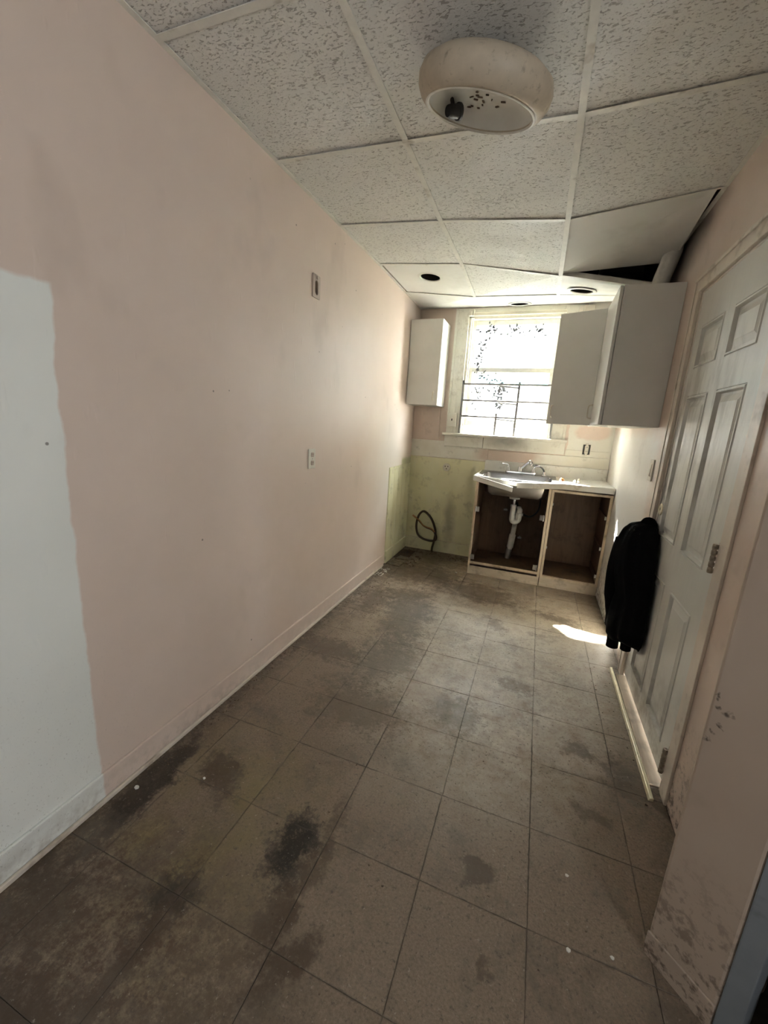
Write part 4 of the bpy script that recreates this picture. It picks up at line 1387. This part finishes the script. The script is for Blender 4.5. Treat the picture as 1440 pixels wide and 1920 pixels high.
MB().lathe([(0.0, 0.0), (0.0035, 0.0), (0.003, 0.0015), (0.0, 0.002)], 10, Matrix.Translation((XL + 0.0075, 1.153, 1.088)) @ Matrix.Rotation(PI / 2, 4, 'Y')).build('screw', 'grey_metal', p)

p = thing('clock_outlet', 'painted over wall plate with a long oval recess high on the left wall', 'outlet', (XL, 1.165, 2.02), 'left wall plates')
MR = Matrix(((0, 0, 1, XL + 0.0005), (1, 0, 0, 0), (0, 1, 0, 0), (0, 0, 0, 1)))
outer, inner = rrect(1.128, 1.204, 1.962, 2.078, 0.004, 5), rrect(1.149, 1.184, 1.978, 2.050, 0.0174, 5)
m = MB()
n = len(outer)
vs = [(x, y, 0.008) for x, y in outer] + [(x, y, 0.008) for x, y in inner] + [(x, y, 0) for x, y in outer] + [(x, y, 0.0015) for x, y in inner]
fs = []
for i in range(n):
    j = (i + 1) % n
    fs += [(i, j, n + j, n + i), (i, 2 * n + i, 2 * n + j, j), (n + i, n + j, 3 * n + j, 3 * n + i)]
m.add(vs, fs, MR)
m.build('cover_plate', 'brownplate', p, 0.001)
MB().add([(x, y, 0.0016) for x, y in inner], [tuple(range(n))], MR).build('recess', 'flake', p)
MB().box(XL + 0.008, XL + 0.014, 1.162, 1.174, 2.056, 2.070).build('hanger_hook', 'brownplate', p, 0.002)

p = thing('light_switch', 'ivory rocker switch on the right wall beside the door', 'switch', (XR, 1.722, 1.145))
B(XR - 0.0075, XR - 0.0005, 1.685, 1.760, 1.085, 1.205).build('cover_plate', 'plate', p, 0.003)
B(XR - 0.009, XR - 0.0075, 1.704, 1.741, 1.108, 1.182).build('switch_frame', 'cream', p, 0.001)
MB().hexa([(XR - 0.009, 1.708, 1.112), (XR - 0.009, 1.737, 1.112), (XR - 0.0092, 1.737, 1.178), (XR - 0.0092, 1.708, 1.178),
           (XR - 0.0145, 1.708, 1.112), (XR - 0.0145, 1.737, 1.112), (XR - 0.0105, 1.737, 1.178), (XR - 0.0105, 1.708, 1.178)]).build('rocker', 'plate', p)

p = thing('open_outlet_box', 'uncovered outlet in a black wall box right of the sink', 'outlet', (0.268, YB - 0.007, 1.184))
YO = YB - 0.0005
mb = MB().box(0.238, 0.298, YO - 0.009, YO, 1.140, 1.228)
mb.build('box_opening', 'black', p)
B(0.252, 0.284, YO - 0.016, YO - 0.009, 1.148, 1.220).build('receptacle', 'plate', p, 0.003)
B(0.258, 0.278, YO - 0.018, YO - 0.009, 1.128, 1.240).build('mounting_strap', 'plate', p, 0.001)
for z in (1.20, 1.165):
    for x in (0.263, 0.273):
        B(x - 0.0015, x + 0.0015, YO - 0.0187, YO - 0.018, z, z + 0.009).build('slot', 'slot', p)

p = thing('round_outlet', 'round ivory outlet in the green back wall left of the sink', 'outlet', (-0.992, YB - 0.0105, 0.908))
MY = Matrix.Translation((-0.992, YB - 0.0105, 0.908)) @ Matrix.Rotation(PI / 2, 4, 'X')
MB().lathe([(0.0, 0.006), (0.030, 0.006), (0.038, 0.004), (0.040, 0.0)], 30, MY).build('cover_plate', 'plate', p, 0, True)
for x, z in ((-0.014, 0.010), (0.014, 0.010), (0, -0.014)):
    MB().box(x - 0.004, x + 0.004, z - 0.006, z + 0.006, 0.005, 0.0068, MY).build('slot', 'slot', p)

# ------------------------------------------------------------------ cable in the corner
cb = thing('cable', 'thick brown cable looped on the floor by the green back wall', 'cable', (-1.1, 3.08, 0.0))
yk = 3.095
MB().tube(spline([(-1.06, yk + 0.01, 0.008), (-1.055, yk, 0.06), (-1.04, yk, 0.14), (-1.035, yk, 0.24), (-1.08, yk - 0.01, 0.36), (-1.14, yk - 0.02, 0.425), (-1.185, yk - 0.02, 0.435), (-1.225, yk - 0.02, 0.38), (-1.24, yk - 0.02, 0.28), (-1.22, yk - 0.02, 0.19), (-1.17, yk - 0.02, 0.148), (-1.09, yk - 0.03, 0.135), (-1.03, yk - 0.03, 0.145), (-1.015, yk - 0.03, 0.18), (-1.035, yk - 0.03, 0.235)], 7), 0.0115, 10).build('sheath', 'cable', cb, 0, True)
MB().tube(spline([(-1.035, yk - 0.03, 0.235), (-1.07, yk - 0.035, 0.268), (-1.12, yk - 0.035, 0.278), (-1.165, yk - 0.035, 0.295), (-1.205, yk - 0.03, 0.335), (-1.245, yk - 0.03, 0.36)], 6), 0.006, 8).build('wire', 'orangewire', cb, 0, True)
MB().tube(spline([(-1.04, yk - 0.026, 0.23), (-1.075, yk - 0.031, 0.256), (-1.125, yk - 0.029, 0.267), (-1.17, yk - 0.029, 0.290), (-1.225, yk - 0.027, 0.34)], 6), 0.005, 8).build('wire', 'cable', cb, 0, True)
MB().tube([(-1.245, yk - 0.03, 0.36), (-1.285, yk - 0.03, 0.385)], 0.010, 8).build('wire_end', 'copper', cb, 0, True)

# ------------------------------------------------------------------ debris on the floor
def chip(x, y, s, label, mat='chip', name='plaster_chip', z=0.0):
    m = MB()
    n = 6
    a0 = random.uniform(0, 6)
    poly = [(x + s * random.uniform(0.6, 1.1) * math.cos(a0 + 2 * PI * k / n), y + s * random.uniform(0.5, 0.9) * math.sin(a0 + 2 * PI * k / n)) for k in range(n)]
    m.prism(poly, z + 0.0005, z + 0.0005 + s * 0.5)
    return tag(m.build(name, mat), label, 'debris', 'white chips on the floor')


chip(-1.321, -0.111, 0.010, 'white plaster chip on the black stain beside the left baseboard')
chip(-1.135, 0.013, 0.006, 'tiny white chip on the floor right of the black stain')
chip(0.103, -0.007, 0.007, 'white chip on the bare floor near the angled pier')
chip(0.11, 0.19, 0.006, 'pale sliver on the floor between door and pier')
chip(0.21, 0.02, 0.006, 'tiny pale chip just left of the angled pier base')
chip(-0.70, 2.62, 0.012, 'white chip on the floor by the sink cabinet corner')
chip(-0.36, 1.12, 0.005, 'tiny white chip in the middle of the tile floor')
chip(-0.62, 0.86, 0.005, 'tiny white chip left of the middle floor joint')
tag(MB().hexa([(-1.36, 2.52, 0.002), (-1.22, 2.50, 0.002), (-1.21, 2.62, 0.002), (-1.35, 2.66, 0.002),
               (-1.36, 2.52, 0.010), (-1.22, 2.50, 0.007), (-1.21, 2.62, 0.012), (-1.35, 2.66, 0.016)]).build('broken_tile', 'tile', None, 0.001),
    'loose broken floor tile lying by the back left corner', 'tile')
tag(MB().hexa([(-1.33, 2.70, 0.002), (-1.20, 2.72, 0.002), (-1.22, 2.80, 0.002), (-1.31, 2.81, 0.002),
               (-1.33, 2.70, 0.012), (-1.20, 2.72, 0.014), (-1.22, 2.80, 0.008), (-1.31, 2.81, 0.010)]).build('broken_tile', 'tile', None, 0.001),
    'smaller broken tile piece amid the rubble near the cable', 'tile')


def rubble(name, label, spots, mat='rubble'):
    m = MB()
    for (x0, x1, y0, y1, n, s0, s1) in spots:
        for k in range(n):
            x, y = random.uniform(x0, x1), random.uniform(y0, y1)
            s = random.uniform(s0, s1)
            mm = Matrix.Translation((x, y, s * 0.3)) @ Matrix.Rotation(random.uniform(0, 6), 4, 'Z') @ Matrix.Rotation(random.uniform(-0.5, 0.5), 4, 'X')
            w, l = s * random.uniform(0.4, 1), s
            m.add([(-l, -w, -s * 0.3), (l, -w * 0.7, -s * 0.3), (l * 0.8, w, -s * 0.3), (-l * 0.7, w * 0.9, -s * 0.3), (0, 0, s * 0.4)],
                  [(3, 2, 1, 0), (0, 1, 4), (1, 2, 4), (2, 3, 4), (3, 0, 4)], mm)
    return tag(m.build(name, mat), label, 'debris', None, 'stuff')


rubble('floor_rubble', 'dark crumbs and grit strewn along the walls and corner', [
    (-1.37, -1.10, 2.55, 3.14, 170, 0.004, 0.013), (-1.10, -0.63, 2.95, 3.14, 120, 0.003, 0.012), (-1.36, -1.30, 0.0, 2.5, 260, 0.002, 0.006),
    (-1.30, -1.10, 1.6, 2.1, 70, 0.002, 0.007), (-1.25, -0.95, 1.0, 1.5, 60, 0.002, 0.005), (0.28, 0.41, 0.55, 1.5, 40, 0.002, 0.005), (-1.3, 0.25, -0.4, 2.4, 160, 0.0015, 0.004)])
rubble('plaster_dust', 'white plaster crumbs at the end of the left baseboard', [(-1.37, -1.28, 2.2, 2.42, 60, 0.003, 0.009)], 'chip')

# dark bag added to keep the side doorway dark
m = MB()
n1, n2 = 26, 16
for j in range(n2 + 1):
    t = j / n2
    z = 0.005 + 0.36 * t
    r = 0.125 * (math.sin(PI * min(1, 0.22 + 0.78 * t)) ** 0.6) if t < 0.999 else 0.01
    for i in range(n1):
        a = 2 * PI * i / n1
        f = 1 + 0.10 * math.sin(5 * a + 4 * t) + 0.06 * math.sin(11 * a + 9 * t)
        m.v.append((0.635 + max(r, 0.012) * f * math.cos(a), -0.055 + max(r, 0.012) * f * math.sin(a), z))
for j in range(n2):
    for i in range(n1):
        k = (i + 1) % n1
        m.f.append((j * n1 + i, j * n1 + k, (j + 1) * n1 + k, (j + 1) * n1 + i))
m.f.append(tuple(range(n1))[::-1])
m.f.append(tuple(range(n2 * n1, (n2 + 1) * n1)))
tag(m.build('dark_mass', 'black_mass', None, 0, True), 'added black bag in the dark doorway at the lower right', 'mass')

# ------------------------------------------------------------------ outside
struct(B(-14, 14, YB + 0.21, 30, -0.9, -0.6).build('ground', 'grass'), 'pale sunlit yard outside the window', 'yard')
aw = thing('sun_cut_eave', 'unseen eave added above the window to cut off the sun', 'eave', (-1.0, 3.9, 2.62))  # unseen eave added, its edge set to cut the sun to a streak
B(-4.5, 1.6, YB + 0.205, 3.87, 2.62, 2.70).build('soffit', 'siding', aw)
B(-4.5, 1.6, 3.87, 3.885, 2.60, 2.76).build('fascia', 'siding', aw)
nh = thing('neighbour_house', 'tall pale sided house beyond the window', 'building', (-1, 9.2, -0.6))
for k in range(36):
    z = -0.6 + k * 0.195
    MB().hexa([(-9, 9.0, z), (7, 9.0, z), (7, 9.3, z), (-9, 9.3, z), (-9, 9.04, z + 0.19), (7, 9.04, z + 0.19), (7, 9.3, z + 0.19), (-9, 9.3, z + 0.19)]).build('siding_board', 'siding', nh)
B(-9.2, 7.2, 8.90, 9.3, 2.325, 2.47).build('belt_trim', 'teal', nh)
MB().hexa([(-9.3, 8.7, 6.42), (7.3, 8.7, 6.42), (7.3, 12, 6.42), (-9.3, 12, 6.42), (-9.3, 8.75, 6.48), (7.3, 8.75, 6.48), (7.3, 12, 7.6), (-9.3, 12, 7.6)]).build('roof', 'roof', nh)
for (sx_, sy_, r, n, lab) in ((0.25, 5.4, 0.45, 700, 'leafy green shrub outside the lower right of the window'), (-1.9, 5.8, 0.5, 700, 'leafy green shrub outside the lower left of the window')):
    sh = thing('shrub', lab, 'shrub', (sx_, sy_, -0.6), 'shrubs outside')
    for k in range(6):
        a = k * 1.05
        MB().tube([(sx_, sy_, -0.6), (sx_ + 0.15 * math.cos(a), sy_ + 0.15 * math.sin(a), 0.1), (sx_ + 0.3 * math.cos(a), sy_ + 0.3 * math.sin(a), 0.6)], [0.015, 0.01, 0.005], 6).build('stem', 'bark', sh)
    m = MB()
    for k in range(n):
        v = Vector((random.gauss(0, 1), random.gauss(0, 1), random.gauss(0, 1))).normalized() * r * random.uniform(0.5, 1)
        p = Vector((sx_ + v.x, sy_ + v.y, 0.35 + v.z * 1.7))
        mm = Matrix.Translation(p) @ Matrix.Rotation(random.uniform(0, 6), 4, 'Z') @ Matrix.Rotation(random.uniform(-1, 1), 4, 'X')
        m.add([(0, -0.02, 0), (0.03, 0, 0.004), (0, 0.05, 0), (-0.03, 0, 0.004)], [(0, 1, 2, 3)], mm)
    f = m.build('foliage', 'leaf', sh)
    f['kind'] = 'stuff'
